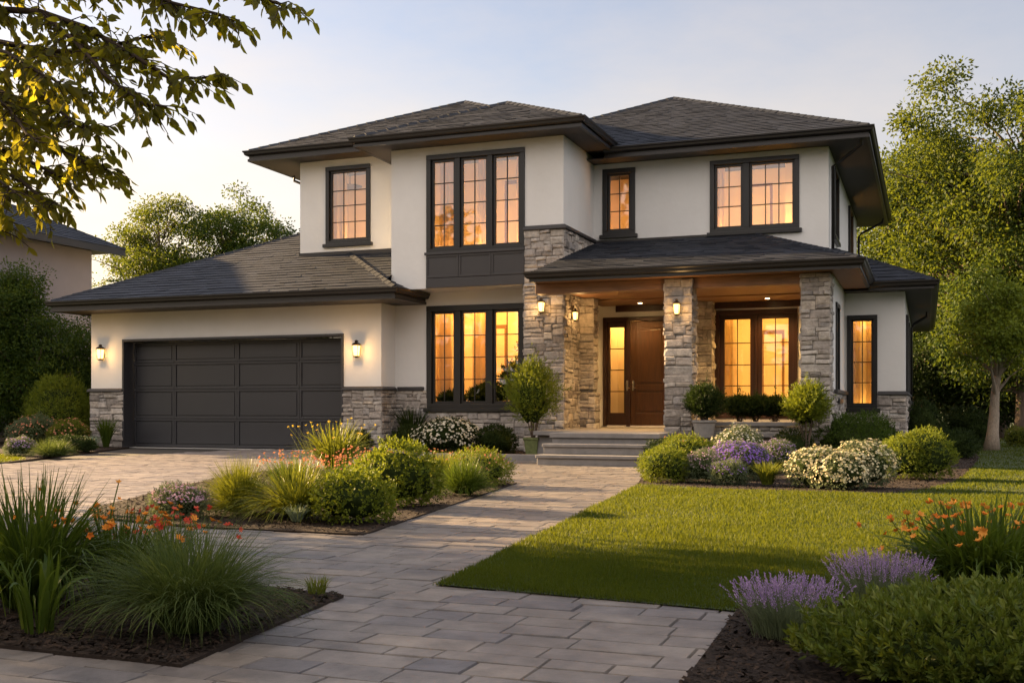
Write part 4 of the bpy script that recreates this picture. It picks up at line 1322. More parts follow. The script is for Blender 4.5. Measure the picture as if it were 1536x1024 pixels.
def blossoms(name, P, N, size, mat, parent, q, petals=5, cup=.35):
    """small open flowers of a few petals"""
    n = len(P)
    if n <= 100:
        # few and large enough to count: every flower head is a part of its own
        protos = []
        for k in range(6):
            o = blossoms("flower", np.zeros((101, 3))[:1], np.array([[0, 0, 1.0]]), size, mat, parent, q, petals, cup) if False else None
            Nn = unit(np.array([[0, 0, 1.0]]) + q.normal(0, .2, (1, 3)))
            aa = unit(np.cross(Nn, q.normal(0, 1, (1, 3))))
            bb = np.cross(Nn, aa)
            D_ = np.concatenate([aa * math.cos(2 * math.pi * j / petals) + bb * math.sin(2 * math.pi * j / petals) + Nn * cup for j in range(petals)])
            V, F, kk = leaf_arrays(np.zeros((petals, 3)), D_, np.full(petals, size), size * .75, q, False, np.repeat(Nn, petals, 0) * 3)
            protos.append(arrmesh("flower", V, F, [M[mat]], np.full(len(F), q.random())))
        for k in range(n):
            o = link("flower", protos[k % 6], parent)
            d = Vector(N[k]) + Vector(q.normal(0, .3, 3))
            o.location = P[k]
            o.rotation_euler = d.to_track_quat('Z', 'Y').to_euler()
            o.scale = (q.uniform(.75, 1.25),) * 3
        return None
    N = unit(N + q.normal(0, .3, N.shape))
    a = unit(np.cross(N, q.normal(0, 1, N.shape)))
    b = np.cross(N, a)
    PP, DD, NN = [], [], []
    for k in range(petals):
        t = 2 * math.pi * k / petals
        PP.append(P); DD.append(a * math.cos(t) + b * math.sin(t) + N * cup); NN.append(N)
    L = np.tile(q.uniform(.7, 1.25, n) * size, petals)
    return tag(leaf_obj(name, np.concatenate(PP), np.concatenate(DD), L, L * .75, M[mat], parent, q, r=np.tile(q.random(n), petals), up=np.concatenate(NN) * 3), kind='stuff')
def blades(P, az, L, wd, lean0, lean1, q, K=6, tip=.12, wob=.12):
    """arching grass blades as strips; lean in radians from vertical at base and tip"""
    m = len(P)
    s = np.linspace(0, 1, K)
    cur = P.copy()
    pts = [cur]
    az2 = az.copy()
    for k in range(1, K):
        phi = lean0 + (lean1 - lean0) * ((k - .5) / (K - 1)) ** 1.25
        az2 = az2 + q.normal(0, wob, m)
        d = np.stack([np.sin(phi) * np.cos(az2), np.sin(phi) * np.sin(az2), np.cos(phi)], 1)
        cur = cur + d * (L / (K - 1))[:, None]
        pts.append(cur)
    sa = az + np.pi / 2 + q.normal(0, .6, m)
    S = np.stack([np.cos(sa), np.sin(sa), q.normal(0, .2, m)], 1)
    V, F = [], []
    prof = np.interp(s, [0, .25, .7, 1], [.65, 1, .75, tip])
    for k in range(K):
        w_ = (wd * prof[k] * .5)[:, None]
        V += [pts[k] - S * w_, pts[k] + S * w_]
    V = np.concatenate(V)
    i = np.arange(m)
    for k in range(K - 1):
        a = 2 * k * m
        F.append(np.stack([a + i, a + m + i, a + 3 * m + i, a + 2 * m + i], 1))
    return V, np.concatenate(F), K - 1, pts
def clump(label, x, y, wdt, h, n=260, wd=.008, mat='strap', sd=0, z0=.03, name="ornamental_grass", cat="grass plant", lean=(.1, 1.5), base=.25, group=None, var=.3, K=6,
          stalks=0, flower=None, fl_size=.02, fl_petals=5, stalk_h=1.15, spike=False, stalk_lean=.35, fl_per=1, stalk_mat=None, wob=.12, T=None):
    q = np.random.default_rng(sd + 500)
    new = T is None
    T = T or thing(name, label, cat, (x, y, z0), group)
    t = q.uniform(0, 2 * np.pi, n)
    rr = np.sqrt(q.random(n)) * wdt * .5 * base
    P = np.stack([x + rr * np.cos(t), y + rr * np.sin(t), np.full(n, z0 - .01)], 1)
    az = t + q.normal(0, .5, n)
    u = q.random(n) ** .7
    l0 = lean[0] * u + q.normal(0, .06, n)
    l1 = .15 + (lean[1] - .15) * u + q.normal(0, .15, n)
    L = np.hypot(h, wdt * .5) * q.uniform(1 - var, 1.05, n) * np.where(u > .5, 1.0, .92)
    # keep the arch inside the wanted height
    V, F, k, pts = blades(P, az, L, np.full(n, wd) * q.uniform(.7, 1.2, n), l0, l1, q, K, wob=wob)
    zmax = np.percentile(pts[-1][:, 2].clip(0) if False else np.max(np.stack([p[:, 2] for p in pts]), 0), 92) - z0
    V[:, 2] = z0 + (V[:, 2] - z0) * (h / zmax)
    V[:, 2] = np.maximum(V[:, 2], z0 + .004)
    ext = np.percentile(np.hypot(V[:, 0] - x, V[:, 1] - y), 96)
    f = wdt * .5 / ext
    V[:, 0] = x + (V[:, 0] - x) * f
    V[:, 1] = y + (V[:, 1] - y) * f
    link("leaves", arrmesh("leaves", V, F, [M[mat]], np.tile(np.clip(q.normal(.5, .25, n), 0, 1), k)), T)
    if stalks:
        t = q.uniform(0, 2 * np.pi, stalks)
        rr = np.sqrt(q.random(stalks)) * wdt * .36
        P = np.stack([x + rr * np.cos(t), y + rr * np.sin(t), np.full(stalks, z0)], 1)
        L = h * stalk_h * q.uniform(.72, 1.05, stalks)
        ln = np.abs(q.normal(stalk_lean, .15, stalks)) * (rr / (wdt * .3) * .8 + .3)
        V, F, k, pts = blades(P, t, L, np.full(stalks, max(.0035, wd * .5)), ln * .6, ln * 1.5, q, 5, .7, .05)
        link("flower_stalks", arrmesh("flower_stalks", V, F, [M[stalk_mat or mat]], np.full(len(F), .6)), T)
        tips, axis = pts[-1], unit(pts[-1] - pts[-2])
        if spike:
            m = 14
            B, D = sprigs(tips - axis * (h * .28), axis, h * .34, m, q)
            leaf_obj("flowers", B, D, q.uniform(.7, 1.2, len(B)) * fl_size, fl_size * .62, M[flower], T, q)
        else:
            Pf = np.concatenate([tips + q.normal(0, fl_size * .9, tips.shape) * (0 if j == 0 else 1) for j in range(fl_per)])
            blossoms("flowers", Pf, np.tile(axis, (fl_per, 1)) + np.array([0, 0, .2]) + q.normal(0, .4, Pf.shape), fl_size, flower, T, q, fl_petals, .7)
    return T

# ---- island bed
shrub("large dome of golden green boxwood, biggest shrub of the island bed", -5.0, 10.0, .88, .60, 'boxgold', .032, .6, sd=1, group="boxwoods in the island bed", amp=.12)
shrub("smaller golden green boxwood dome at the front edge of the island bed", -4.62, 8.42, .64, .42, 'boxgold', .028, .6, sd=2, group="boxwoods in the island bed", loose=.04)
clump("fountain grass with long arching yellow green blades beside the small silver plant", -5.25, 8.5, 1.12, .47, 1000, .011, 'strapgold', 3, lean=(.9, 2.6), base=.2)
clump("dense rounded tuft of fine green grass right of the pink flower mound", -6.0, 8.72, .84, .45, 2600, .008, 'strapgold', 4, lean=(1.15, 2.5), base=.25)
shrub("low mound of pale pink flowers at the left tip of the island bed", -6.33, 8.25, .50, .24, 'lavleaf', .022, .35, sd=5, name="flower_mound", cat="flowers", flowers='pinklilac', fl_n=520, fl_size=.013, fzone=.0)
clump("small silver green plant in front of the fountain grass", -5.03, 8.14, .25, .15, 90, .014, 'silver', 6, name="silver_plant", cat="plant", lean=(.3, 1.4))
clump("tall yellow flowering clump of strap leaves in front of the garage door", -8.75, 15.3, 1.35, .70, 420, .026, 'strapgold', 7, name="yellow_flower_clump", cat="flowers", lean=(.6, 2.2), stalks=26, flower='yellow', fl_size=.03, stalk_h=1.12)
clump("grassy clump with coral flowers behind the rounded tuft", -7.0, 11.2, .66, .37, 420, .010, 'strap', 8, name="coral_flower_clump", cat="flowers", lean=(.3, 1.4), base=.6, stalks=90, flower='coral', fl_size=.022, stalk_h=1.25)
clump("coral flowering clump between the grassy clump and the large boxwood", -6.45, 11.4, .70, .31, 420, .009, 'strap', 9, name="coral_flower_clump", cat="flowers", lean=(.3, 1.4), base=.6, stalks=96, flower='coral', fl_size=.022, stalk_h=1.3)
clump("low green grass mound right behind the large boxwood", -4.92, 11.5, .80, .38, 1500, .009, 'strap', 10, lean=(1.0, 2.4), base=.3)
shrub("green mound tipped with orange buds at the right end of the island bed", -5.38, 13.1, .70, .37, 'boxgold', .026, .45, sd=11, name="flower_mound", cat="flowers", flowers='coral', fl_n=90, fl_size=.016, shoot=.1)
clump("small coral tipped clump at the back of the island bed below the white bush", -6.45, 14.3, .66, .36, 420, .010, 'strapgold', 12, name="coral_flower_clump", cat="flowers", lean=(.3, 1.4), base=.6, stalks=40, flower='coral', fl_size=.016, stalk_h=1.1)
clump("sparse coral flowering clump peeping out behind the large boxwood dome", -6.9, 13.0, .7, .36, 300, .010, 'strap', 14, name="coral_flower_clump", cat="flowers", lean=(.3, 1.4), base=.6, stalks=90, flower='coral', fl_size=.022, stalk_h=1.25)
# ---- bed under the window
shrub("bush covered in small white flowers under the large ground floor window", -9.55, 21.5, 1.36, .72, 'dark', .035, .5, sd=20, name="white_flower_bush", cat="flower bush", flowers='white', fl_n=800, fl_size=.030, fzone=-.35, z0=.05)
shrub("round olive boxwood between the white flower bush and the potted shrub", -8.5, 21.6, .82, .60, 'dark', .032, .55, sd=21, z0=.05)
shrub("round dark boxwood in the corner left of the white flower bush", -11.05, 22.6, .82, .52, 'dark', .03, .5, sd=22, z0=.05)
clump("spiky dark green clump against the stone right of the garage", -11.2, 23.1, .95, 1.0, 160, .035, 'dark', 23, z0=.05, name="spiky_plant", cat="plant", lean=(.1, 1.1), base=.3)
shrub("low dark bush at the foot of the garage's right stone base", -12.1, 22.2, .62, .42, 'dark', .03, .4, sd=24, z0=.05)
def potted(label, x, y, z0, potr, poth, fol, mat, potmat, sd, leaf=.04, trunk=.2, shape=1.0, group=None, square=False, loose=.05, lw=.3):
    """pot, stem and clipped crown as one thing; fol = (width, bottom, top) of the crown above the pot base"""
    q = np.random.default_rng(sd)
    T = thing("potted_shrub", label, "potted plant", (x, y, z0), group)
    if potr:
        m_ = MB()
        pr_ = [(potr * .74, 0), (potr * .95, poth * .85), (potr * 1.05, poth * .87), (potr * 1.05, poth), (potr * .9, poth), (potr * .88, poth * .9)]
        m_.lathe((x, y, z0), pr_, 4 if square else 28)
        if square:
            rot = Matrix.Translation((x, y, z0)) @ Matrix.Rotation(R(45), 4, 'Z') @ Matrix.Translation((-x, -y, -z0))
            m_.v = [tuple(rot @ Vector(p)) for p in m_.v]
        bevel(m_.build("pot", M[potmat], T), .012)
    m_ = MB()
    w_, b, t = fol
    for k in range(7):
        a = k * 2.4
        m_.tube([(x, y, z0 + poth * .8), (x + .03 * math.cos(a), y + .03 * math.sin(a), z0 + (b + poth) / 2), (x + w_ * .25 * math.cos(a), y + w_ * .25 * math.sin(a), z0 + b + (t - b) * .5)], [.022, .016, .006], 6)
    m_.build("stems", M['bark'], T)
    c = np.array([x, y, z0 + (b + t) / 2])
    m = 1500
    d = sphere_dirs(m, q, -1)
    rz = (t - b) / 2
    prof = np.where(d[:, 2] < 0, 1 + d[:, 2] * .45 * shape, 1 - d[:, 2] * .42 * shape)
    rr = lump(d, sd, .12) * q.normal(.80, .14 + loose, m)
    P = c + d * np.array([w_ / 2, w_ / 2, rz]) * (rr * np.where(np.abs(d[:, 2]) < .99, prof, 1))[:, None]
    A = d * np.array([1, 1, .6]) + np.array([0, 0, .75]) + q.normal(0, .3, d.shape)
    B, D = sprigs(P, A, q.uniform(.7, 1.3, m) * w_ * .16, 7, q)
    leaf_obj("foliage", B, D, q.uniform(.7, 1.3, len(B)) * leaf, leaf * lw, M[mat], T, q, r=np.clip(np.repeat(q.normal(.5, .25, m), 7), 0, 1))
    core("branch_mass", c - np.array([0, 0, rz * .1]), (w_ * .34, w_ * .34, rz * .72), M['twigs'], T, sd, .1, -.9, .8)
    return T
potted("tall flame shaped shrub in a square mossy pot left of the front steps", -7.42, 20.9, .05, .22, .36, (.98, .36, 2.12), 'boxgold', 'potgreen', 30, .06, square=True)
potted("round dark shrub in a grey pot left of the porch window ledge", -3.86, 20.35, .45, .22, .33, (.62, .25, 1.06), 'dark', 'pot', 31, .055)
mb = MB()
for k in range(2): pass
# shrubs standing on the porch behind the ledge
for k, (px, dia, lab) in enumerate(((1110, .52, "dark clipped shrub behind the porch ledge, next to the grey pot"), (1134, .50, "dark clipped shrub behind the porch ledge, middle of three"), (1163, .48, "dark clipped shrub behind the porch ledge with a bare stem, right of three"))):
    p = at(px, 620, 21.5)
    potted(lab, p.x, 21.45, .55, .17, .16, (dia, .22, .70), 'dark', 'pot', 32 + k, .05, group="clipped shrubs on the porch")
p = at(1215, 690, 20.2)
potted("pale green topiary on a slim stem in front of the right porch pillar", -2.0, 20.1, .04, 0, .0, (.66, .50, 1.48), 'boxgold', 'pot', 36, .06)
# ---- bed right of the steps
shrub("low golden boxwood at the path corner of the right bed", -3.28, 14.5, .64, .42, 'boxgold', .024, .5, sd=40, lobes=[(0, 0, 1, 1)])
shrub("yellow green mound between the front steps and the white aster", -3.45, 17.0, .86, .56, 'boxgold', .03, .45, sd=41, name="golden_mound", loose=.06, lobes=[(-.25, 0, .75, 1), (.35, -.25, .7, .85)], flowers='coral', fl_n=30, fl_size=.014)
shrub("small dark shrub beside the lowest front step", -4.35, 18.7, .46, .40, 'dark', .03, .5, sd=42)
shrub("white and violet aster bush below the porch ledge", -2.95, 18.7, .85, .62, 'lavleaf', .03, .4, sd=43, name="aster_bush", cat="flower bush", flowers='white', fl_n=420, fl_size=.022)
shrub("pinkish lavender mound right of the low golden boxwood", -2.80, 14.6, .52, .38, 'lavleaf', .026, .3, sd=44, name="flower_mound", cat="flowers", flowers='pinklilac', fl_n=330, fl_size=.013)
shrub("rich purple flower mound in the middle of the right bed", -2.45, 15.4, .88, .50, 'lavleaf', .026, .3, sd=45, name="flower_mound", cat="flowers", flowers='purple', fl_n=1250, fl_size=.018)
shrub("pale blue violet flower bush behind the star shaped plant", -2.15, 17.2, .60, .46, 'lavleaf', .026, .3, sd=46, name="flower_mound", cat="flowers", flowers='lilac', fl_n=480, fl_size=.014)
shrub("small grey green mound with few violet flowers in front of the rich purple one", -2.4, 14.3, .46, .27, 'lavleaf', .026, .3, sd=47, name="flower_mound", cat="flowers", flowers='purple', fl_n=110, fl_size=.013)
clump("pale green star shaped plant at the front of the right bed", -1.89, 14.2, .44, .30, 260, .014, 'strapgold', 48, name="star_plant", cat="plant", lean=(.2, 1.5), base=.3)
shrub("large cream flowering bush at the front of the right bed", -1.0, 14.15, 1.20, .50, 'lavleaf', .03, .4, sd=49, name="cream_flower_bush", cat="flower bush", flowers='cream', fl_n=1150, fl_size=.020, fzone=-.5, lobes=[(-.45, .1, .62, .95), (.40, .25, .62, 1.05), (.05, -.35, .55, .8)], dep=1.0)
shrub("small round boxwood behind the violet bush below the porch ledge", -2.28, 20.2, .68, .56, 'dark', .03, .5, sd=50)
shrub("wide spreading dark green shrub below the narrow wing window", -1.22, 20.9, 1.5, .80, 'box', .035, .5, sd=51, amp=.2)
shrub("round two lobed boxwood on the lawn side of the right bed", -.16, 16.3, .98, .64, 'boxgold', .028, .5, sd=52, lobes=[(-.22, -.1, .78, .9), (.35, .15, .72, 1.02)])
shrub("tall upright dark shrub at the right corner of the house", -.05, 25.2, .85, 1.05, 'dark', .04, .35, sd=53, amp=.1, loose=.05)
shrub("broad dark shrub on the lawn behind the corner shrub", .95, 30.0, 1.2, 1.0, 'dark', .05, .4, sd=54, amp=.2)
shrub("low dark purple shrub at the right end of the right bed", .45, 23.5, 1.0, .5, 'dark', .035, .4, sd=55, amp=.2)
shrub("small tan tuft on the lawn beside the young tree", 2.25, 31.5, .6, .45, 'strapgold', .04, .3, sd=56, name="small_bush")
# ---- bed left of the garage
shrub("tall loose golden shrub left of the garage wall", -21.3, 22.9, 1.5, 1.70, 'boxgold', .055, .3, sd=60, amp=.14, loose=.1, shoot=.16)
shrub("pink tinged flowering shrub left of the garage", -21.2, 21.9, 1.25, .72, 'lavleaf', .04, .4, sd=61, name="flower_bush", cat="flower bush", flowers='coral', fl_n=160, fl_size=.03)
shrub("coral tipped flowering shrub next to the garage's left stone base", -20.1, 21.9, 1.0, .66, 'strapgold', .04, .35, sd=62, name="flower_bush", cat="flower bush", flowers='coral', fl_n=140, fl_size=.028)
shrub("small lavender mound at the lawn edge left of the driveway", -17.55, 17.7, .58, .34, 'lavleaf', .03, .3, sd=63, name="flower_mound", cat="flowers", flowers='lilac', fl_n=260, fl_size=.02)
clump("low blue green grass mound beside the driveway left of the garage", -16.5, 17.5, 1.0, .34, 900, .014, 'fine', 64, lean=(1.0, 2.3), base=.5)
shrub("low green ground cover between the blue green grass and the garage", -18.0, 19.6, 1.1, .32, 'dark', .03, .4, sd=65, name="low_shrub")
clump("small silver plant at the driveway edge near the garage corner", -18.6, 20.9, .5, .32, 160, .03, 'silver', 66, name="silver_plant", cat="plant", lean=(.3, 1.3))
clump("upright spiky tuft in front of the garage's left stone base", -19.15, 22.1, .62, .74, 200, .022, 'strap', 67, name="spiky_plant", cat="plant", lean=(.15, 1.0))
# ---- left foreground
clump("big clump of tall strap leaves at the left foreground edge", -4.10, 4.22, .96, .62, 760, .017, 'strap', 70, name="daylily_clump", cat="flowers", lean=(.55, 2.7), base=.34, K=9, stalks=18, flower='orange', fl_size=.022, stalk_h=.95, stalk_lean=.3)
clump("daylily clump with orange and red flowers behind the fountain grass", -3.86, 4.55, .66, .45, 480, .014, 'strap', 71, name="daylily_clump", cat="flowers", lean=(.5, 2.5), base=.36, K=9, stalks=34, flower='orange', fl_size=.025, stalk_h=1.05, fl_petals=6, stalk_lean=.4, fl_per=2)
clump("red flowering stems behind the fountain grass in the left foreground", -3.80, 4.88, .42, .42, 160, .007, 'strap', 72, name="red_flower_clump", cat="flowers", lean=(.1, 1.2), K=7, stalks=22, flower='red', fl_size=.022, stalk_h=1.05, stalk_lean=.4, fl_per=2)
clump("large mound of fine arching grass in the left foreground", -3.02, 4.02, 1.0, .42, 2600, .0046, 'fine', 73, lean=(.45, 2.7), base=.22, K=10, wob=.14, var=.4)
clump("small bright green tuft at the right tip of the left foreground bed", -2.98, 5.02, .17, .10, 90, .006, 'strapgold', 74, lean=(.2, 1.2), base=.5)
clump("broad bluish strap leaves drooping at the lower left edge", -3.62, 3.74, .50, .36, 26, .036, 'strap', 75, name="broad_leaf_plant", cat="plant", lean=(.1, 2.1), K=8, base=.4)
# ---- right foreground
for k, (x, y, w_, h_, n_, lab) in enumerate(((-.56, 4.82, .44, .23, 260, "front clump of lavender beside the paved path"), (-.20, 5.58, .46, .25, 240, "back clump of lavender next to the orange daylilies"))):
    clump(lab, x, y, w_, h_ * .72, 420, .005, 'lavleaf', 80 + k, name="lavender", cat="lavender", lean=(.2, 1.1), base=.5, stalks=n_, flower='lilac', fl_size=.010, spike=True, stalk_h=1.45, stalk_lean=.28, group="lavender in the right foreground")
clump("big clump of strap leaves dotted with orange flowers in the right foreground", .30, 6.15, 1.10, .46, 800, .020, 'strap', 84, name="daylily_clump", cat="flowers", lean=(.5, 2.3), base=.36, K=8, stalks=98, flower='orange', fl_size=.027, fl_petals=6, stalk_h=1.0, stalk_lean=.26)
def leafy(label, x, y, wx, wy, h, sd):
    q = np.random.default_rng(sd)
    T = thing("leafy_shrub", label, "shrub", (x, y, .03))
    m = 2600
    d = sphere_dirs(m, q, -.25)
    rr = lump(d, sd, .14) * q.normal(.95, .05, m)
    P = np.array([x, y, .03 + h * .12]) + d * np.array([wx / 2, wy / 2, h * .80]) * rr[:, None]
    A = d * np.array([.6, .6, .5]) + np.array([0, 0, .75]) + q.normal(0, .3, d.shape)
    keep = P[:, 2] > .04
    P, A = P[keep], A[keep]
    B, D = sprigs(P, A, q.uniform(.05, .085, len(P)), 11, q)
    leaf_obj("foliage", B, D, q.uniform(.024, .040, len(B)), .013, M['glossy'], T, q, True, r=np.clip(np.repeat(q.normal(.5, .2, len(P)), 11) + q.normal(0, .12, len(B)), 0, 1))
    core("branch_mass", (x, y, .03 + h * .1), (wx / 2, wy / 2, h * .8), M['twigs'], T, sd, .14, -.2, .80)
leafy("big glossy leafy shrub filling the lower right corner", .30, 4.42, 1.35, 1.25, .28, 90)

# ================================================================= TREES
def limb(p, d, L, r0, r1, q, n=6, wob=.12, up=.05):
    pts, rs = [np.array(p)], [r0]
    d = np.array(d) / np.linalg.norm(d)
    for k in range(n):
        d = d + q.normal(0, wob, 3) + np.array([0, 0, up])
        d /= np.linalg.norm(d)
        pts.append(pts[-1] + d * L / n)
        rs.append(r0 + (r1 - r0) * (k + 1) / n)
    return pts, rs
def tree(label, x, y, h, wdt, mat='tree', bark='bark', sd=0, cb=.3, trunk_r=.16, ncl=120, per=110, leaf=.11, group=None, name="tree", cat="tree", cl=.55, squash=.62, dep=None, lean=(0, 0), top=.62, z0=-.02):
    q = np.random.default_rng(sd + 900)
    T = thing(name, label, cat, (x, y, z0), group)
    mb = MB()
    base = np.array([x, y, z0])
    th = h * .82
    tp, tr = limb(base, (lean[0], lean[1], 1), th, trunk_r, trunk_r * .18, q, 8, .05, .03)
    tr[0] *= 1.35
    mb.tube([tuple(p) for p in tp], tr, 10)
    zb = h * cb
    cz = zb + (h - zb) * .5
    C_ = []
    lob = [(q.normal(0, .34, 3) * np.array([1, 1, .9]), q.uniform(.48, .7)) for _ in range(9)] + [(np.array([0, 0, .1]), .72)]
    rx, ry, rz = wdt / 2, (dep or wdt) / 2, (h - zb) / 2
    while len(C_) < ncl:
        l, s = lob[q.integers(len(lob))]
        d = sphere_dirs(1, q)[0] * s * q.uniform(.55, 1.0)
        p = l + d
        if np.linalg.norm(p) > 1.02: continue
        p = p * np.array([rx, ry, rz])
        t = p[2] / rz
        if t > 0: p[:2] *= 1 - (1 - top) * t
        C_.append(np.array([x + lean[0] * h * .5, y + lean[1] * h * .5, z0 + cz]) + p)
    C_ = np.array(C_)
    # limbs reach from the trunk to the clusters
    tpa = np.array(tp)
    for k, c in enumerate(C_):
        if k % 2 and k > 40: continue
        want = c[2] - .55 * np.hypot(c[0] - x, c[1] - y) - .1 * h
        i = int(np.clip(np.searchsorted(tpa[:, 2], want), 2, len(tp) - 2))
        a = tpa[i]
        b = c
        mdl = (a + b) / 2 + np.array([0, 0, .10 * np.linalg.norm(b - a)]) + q.normal(0, .05, 3) * np.linalg.norm(b - a)
        r0 = min(tr[i] * .5, .03 + .012 * np.linalg.norm(b - a))
        pts = [a, a * .6 + mdl * .4 + q.normal(0, .02, 3), mdl, mdl * .5 + b * .5 + q.normal(0, .04, 3), b]
        mb.tube([tuple(p) for p in pts], [r0, r0 * .8, r0 * .55, r0 * .35, .006], 5, False)
    mb.build("trunk", M[bark], T, True)
    R_ = cl * wdt / 6
    sizes = q.uniform(.6, 1.25, len(C_)) * R_
    m = per * len(C_)
    ci = np.repeat(np.arange(len(C_)), per)
    g = q.normal(0, .46, (m, 3))
    g *= (np.minimum(1, 1.05 / np.maximum(.01, np.linalg.norm(g, axis=1))))[:, None]
    P = C_[ci] + g * sizes[ci][:, None] * np.array([1.25, 1.25, squash * 1.3])
    D = g + q.normal(0, .55, (m, 3)) + np.array([0, 0, -.25])
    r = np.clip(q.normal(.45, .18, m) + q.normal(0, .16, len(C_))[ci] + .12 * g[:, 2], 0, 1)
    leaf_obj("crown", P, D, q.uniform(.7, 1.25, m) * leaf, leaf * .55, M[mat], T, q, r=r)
    return T
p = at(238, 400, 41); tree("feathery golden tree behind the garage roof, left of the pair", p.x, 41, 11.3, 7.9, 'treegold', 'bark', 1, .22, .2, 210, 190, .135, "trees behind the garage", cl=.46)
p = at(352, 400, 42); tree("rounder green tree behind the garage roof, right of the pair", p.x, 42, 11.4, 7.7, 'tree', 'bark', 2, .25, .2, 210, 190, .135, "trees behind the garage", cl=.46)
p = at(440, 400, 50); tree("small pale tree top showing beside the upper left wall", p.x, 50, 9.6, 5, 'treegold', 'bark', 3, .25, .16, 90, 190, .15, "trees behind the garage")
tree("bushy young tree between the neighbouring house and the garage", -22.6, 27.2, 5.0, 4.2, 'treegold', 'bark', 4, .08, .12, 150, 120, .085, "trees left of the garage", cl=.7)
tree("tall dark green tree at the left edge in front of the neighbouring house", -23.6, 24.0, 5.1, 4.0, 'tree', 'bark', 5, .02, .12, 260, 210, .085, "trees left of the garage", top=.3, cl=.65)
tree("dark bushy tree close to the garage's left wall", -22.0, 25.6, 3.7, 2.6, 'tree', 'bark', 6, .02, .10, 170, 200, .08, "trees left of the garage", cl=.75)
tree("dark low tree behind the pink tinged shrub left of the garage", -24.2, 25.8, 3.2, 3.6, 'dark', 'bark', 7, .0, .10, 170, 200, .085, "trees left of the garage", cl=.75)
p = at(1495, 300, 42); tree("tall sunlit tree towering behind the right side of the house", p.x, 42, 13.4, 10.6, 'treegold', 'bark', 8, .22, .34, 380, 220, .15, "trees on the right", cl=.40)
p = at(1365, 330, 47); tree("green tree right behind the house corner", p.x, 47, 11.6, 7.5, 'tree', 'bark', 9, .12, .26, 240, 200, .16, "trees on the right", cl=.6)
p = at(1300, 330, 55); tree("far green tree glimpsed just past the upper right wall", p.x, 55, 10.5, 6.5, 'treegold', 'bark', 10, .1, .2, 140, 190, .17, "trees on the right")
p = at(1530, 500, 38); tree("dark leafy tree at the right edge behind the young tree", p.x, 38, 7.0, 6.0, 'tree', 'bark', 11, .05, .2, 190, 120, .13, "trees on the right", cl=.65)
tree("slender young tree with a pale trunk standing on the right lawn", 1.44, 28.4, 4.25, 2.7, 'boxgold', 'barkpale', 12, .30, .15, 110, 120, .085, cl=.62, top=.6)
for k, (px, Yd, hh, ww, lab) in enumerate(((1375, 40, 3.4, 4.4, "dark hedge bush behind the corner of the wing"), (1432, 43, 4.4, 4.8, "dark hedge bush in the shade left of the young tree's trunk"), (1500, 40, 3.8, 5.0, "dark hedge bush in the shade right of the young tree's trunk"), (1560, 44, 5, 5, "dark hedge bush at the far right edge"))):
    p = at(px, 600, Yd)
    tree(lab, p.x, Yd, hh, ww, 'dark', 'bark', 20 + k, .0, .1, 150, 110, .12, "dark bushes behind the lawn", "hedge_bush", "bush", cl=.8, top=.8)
# trees across the street, behind the viewer: seen mirrored in the windows
q = np.random.default_rng(77)
PP = []
for cx, cyy, hh, rr in ((-30, -20, 13, 5.5), (-20, -24, 17, 5), (-13, -19, 8, 3.5), (-4, -23, 15, 5), (3, -20, 9, 4), (13, -24, 16, 6), (24, -20, 12, 5), (34, -25, 15, 6)):
    m = 2200
    d = sphere_dirs(m, q)
    dd = d * (lump(d, int(cx) + 90, .3) * q.uniform(.5, 1.0, m) ** .5)[:, None]
    PP.append(np.array([cx, cyy, hh * .56]) + dd * np.array([rr, rr, hh * .46]))
m = 16000
PP.append(np.stack([q.uniform(-60, 60, m), q.uniform(-24, -19, m), np.abs(q.normal(0, 1, m)) * 1.6 + q.uniform(0, 1.2, m)], 1))
P = np.concatenate(PP)
o = leaf_obj("tree_line", P, q.normal(0, 1, P.shape), .75, .5, M['dark'], None, q)
tag(o, "row of trees across the street, mirrored in the window panes", "trees", None, 'stuff')

# ---- neighbouring house
nb = thing("house", "neighbouring grey house with a dark hip roof at the left edge", "house", (-28, 26, 0))
mb = MB()
wall(mb, (-25.8, 22.8, 0), Y, nR, 6.3, 6.2)
wall(mb, (-33.8, 22.8, 0), X, nF, 8, 6.2)
mb.face([(-25.8, 29.1, 0), (-33.8, 29.1, 0), (-33.8, 29.1, 6.2), (-25.8, 29.1, 6.2)])
mb.face([(-33.8, 22.8, 0), (-33.8, 29.1, 0), (-33.8, 29.1, 6.2), (-33.8, 22.8, 6.2)])
mb.build("stucco_walls", M['nstucco'], nb)
nx0, nx1, ny0, ny1, nz = -34.6, -25.1, 22.0, 29.9, 6.3
mb = MB()
ya, hp = (ny0 + ny1) / 2, (ny1 - ny0) / 2
zt = nz + hp * .5
A, B, C_, D_ = (nx0, ny0, nz), (nx1, ny0, nz), (nx1, ny1, nz), (nx0, ny1, nz)
P, Q = (nx0 + hp, ya, zt), (nx1 - hp, ya, zt)
for k, f in enumerate(([A, B, Q, P], [B, C_, Q], [C_, D_, P, Q], [D_, A, P])): shingles(mb, f, .2, 300 + k, .4)
nr_ = mb.build("roof", M['shingle'], nb)
mb = MB()
for k, (a, b) in enumerate(((A, P), (B, Q), (C_, Q), (D_, P), (P, Q))): hipcap(mb, a, b, 30 + k)
mb.build("hip_caps", M['shingle'], nr_)
mb = MB()
mb.sweep([(nx0, ny1, 0), (nx0, ny0, 0), (nx1, ny0, 0), (nx1, ny1, 0)], [(-.05, nz - .22), (.0, nz - .22), (.0, nz - .01), (-.05, nz - .03)])
mb.build("fascia", M['fascia'], nb)
mb = MB()
mb.box(nx0 + .06, nx1 - .06, ny0 + .06, ny1 - .06, nz - .12, nz - .09)
mb.build("soffit", M['soffit'], nb)

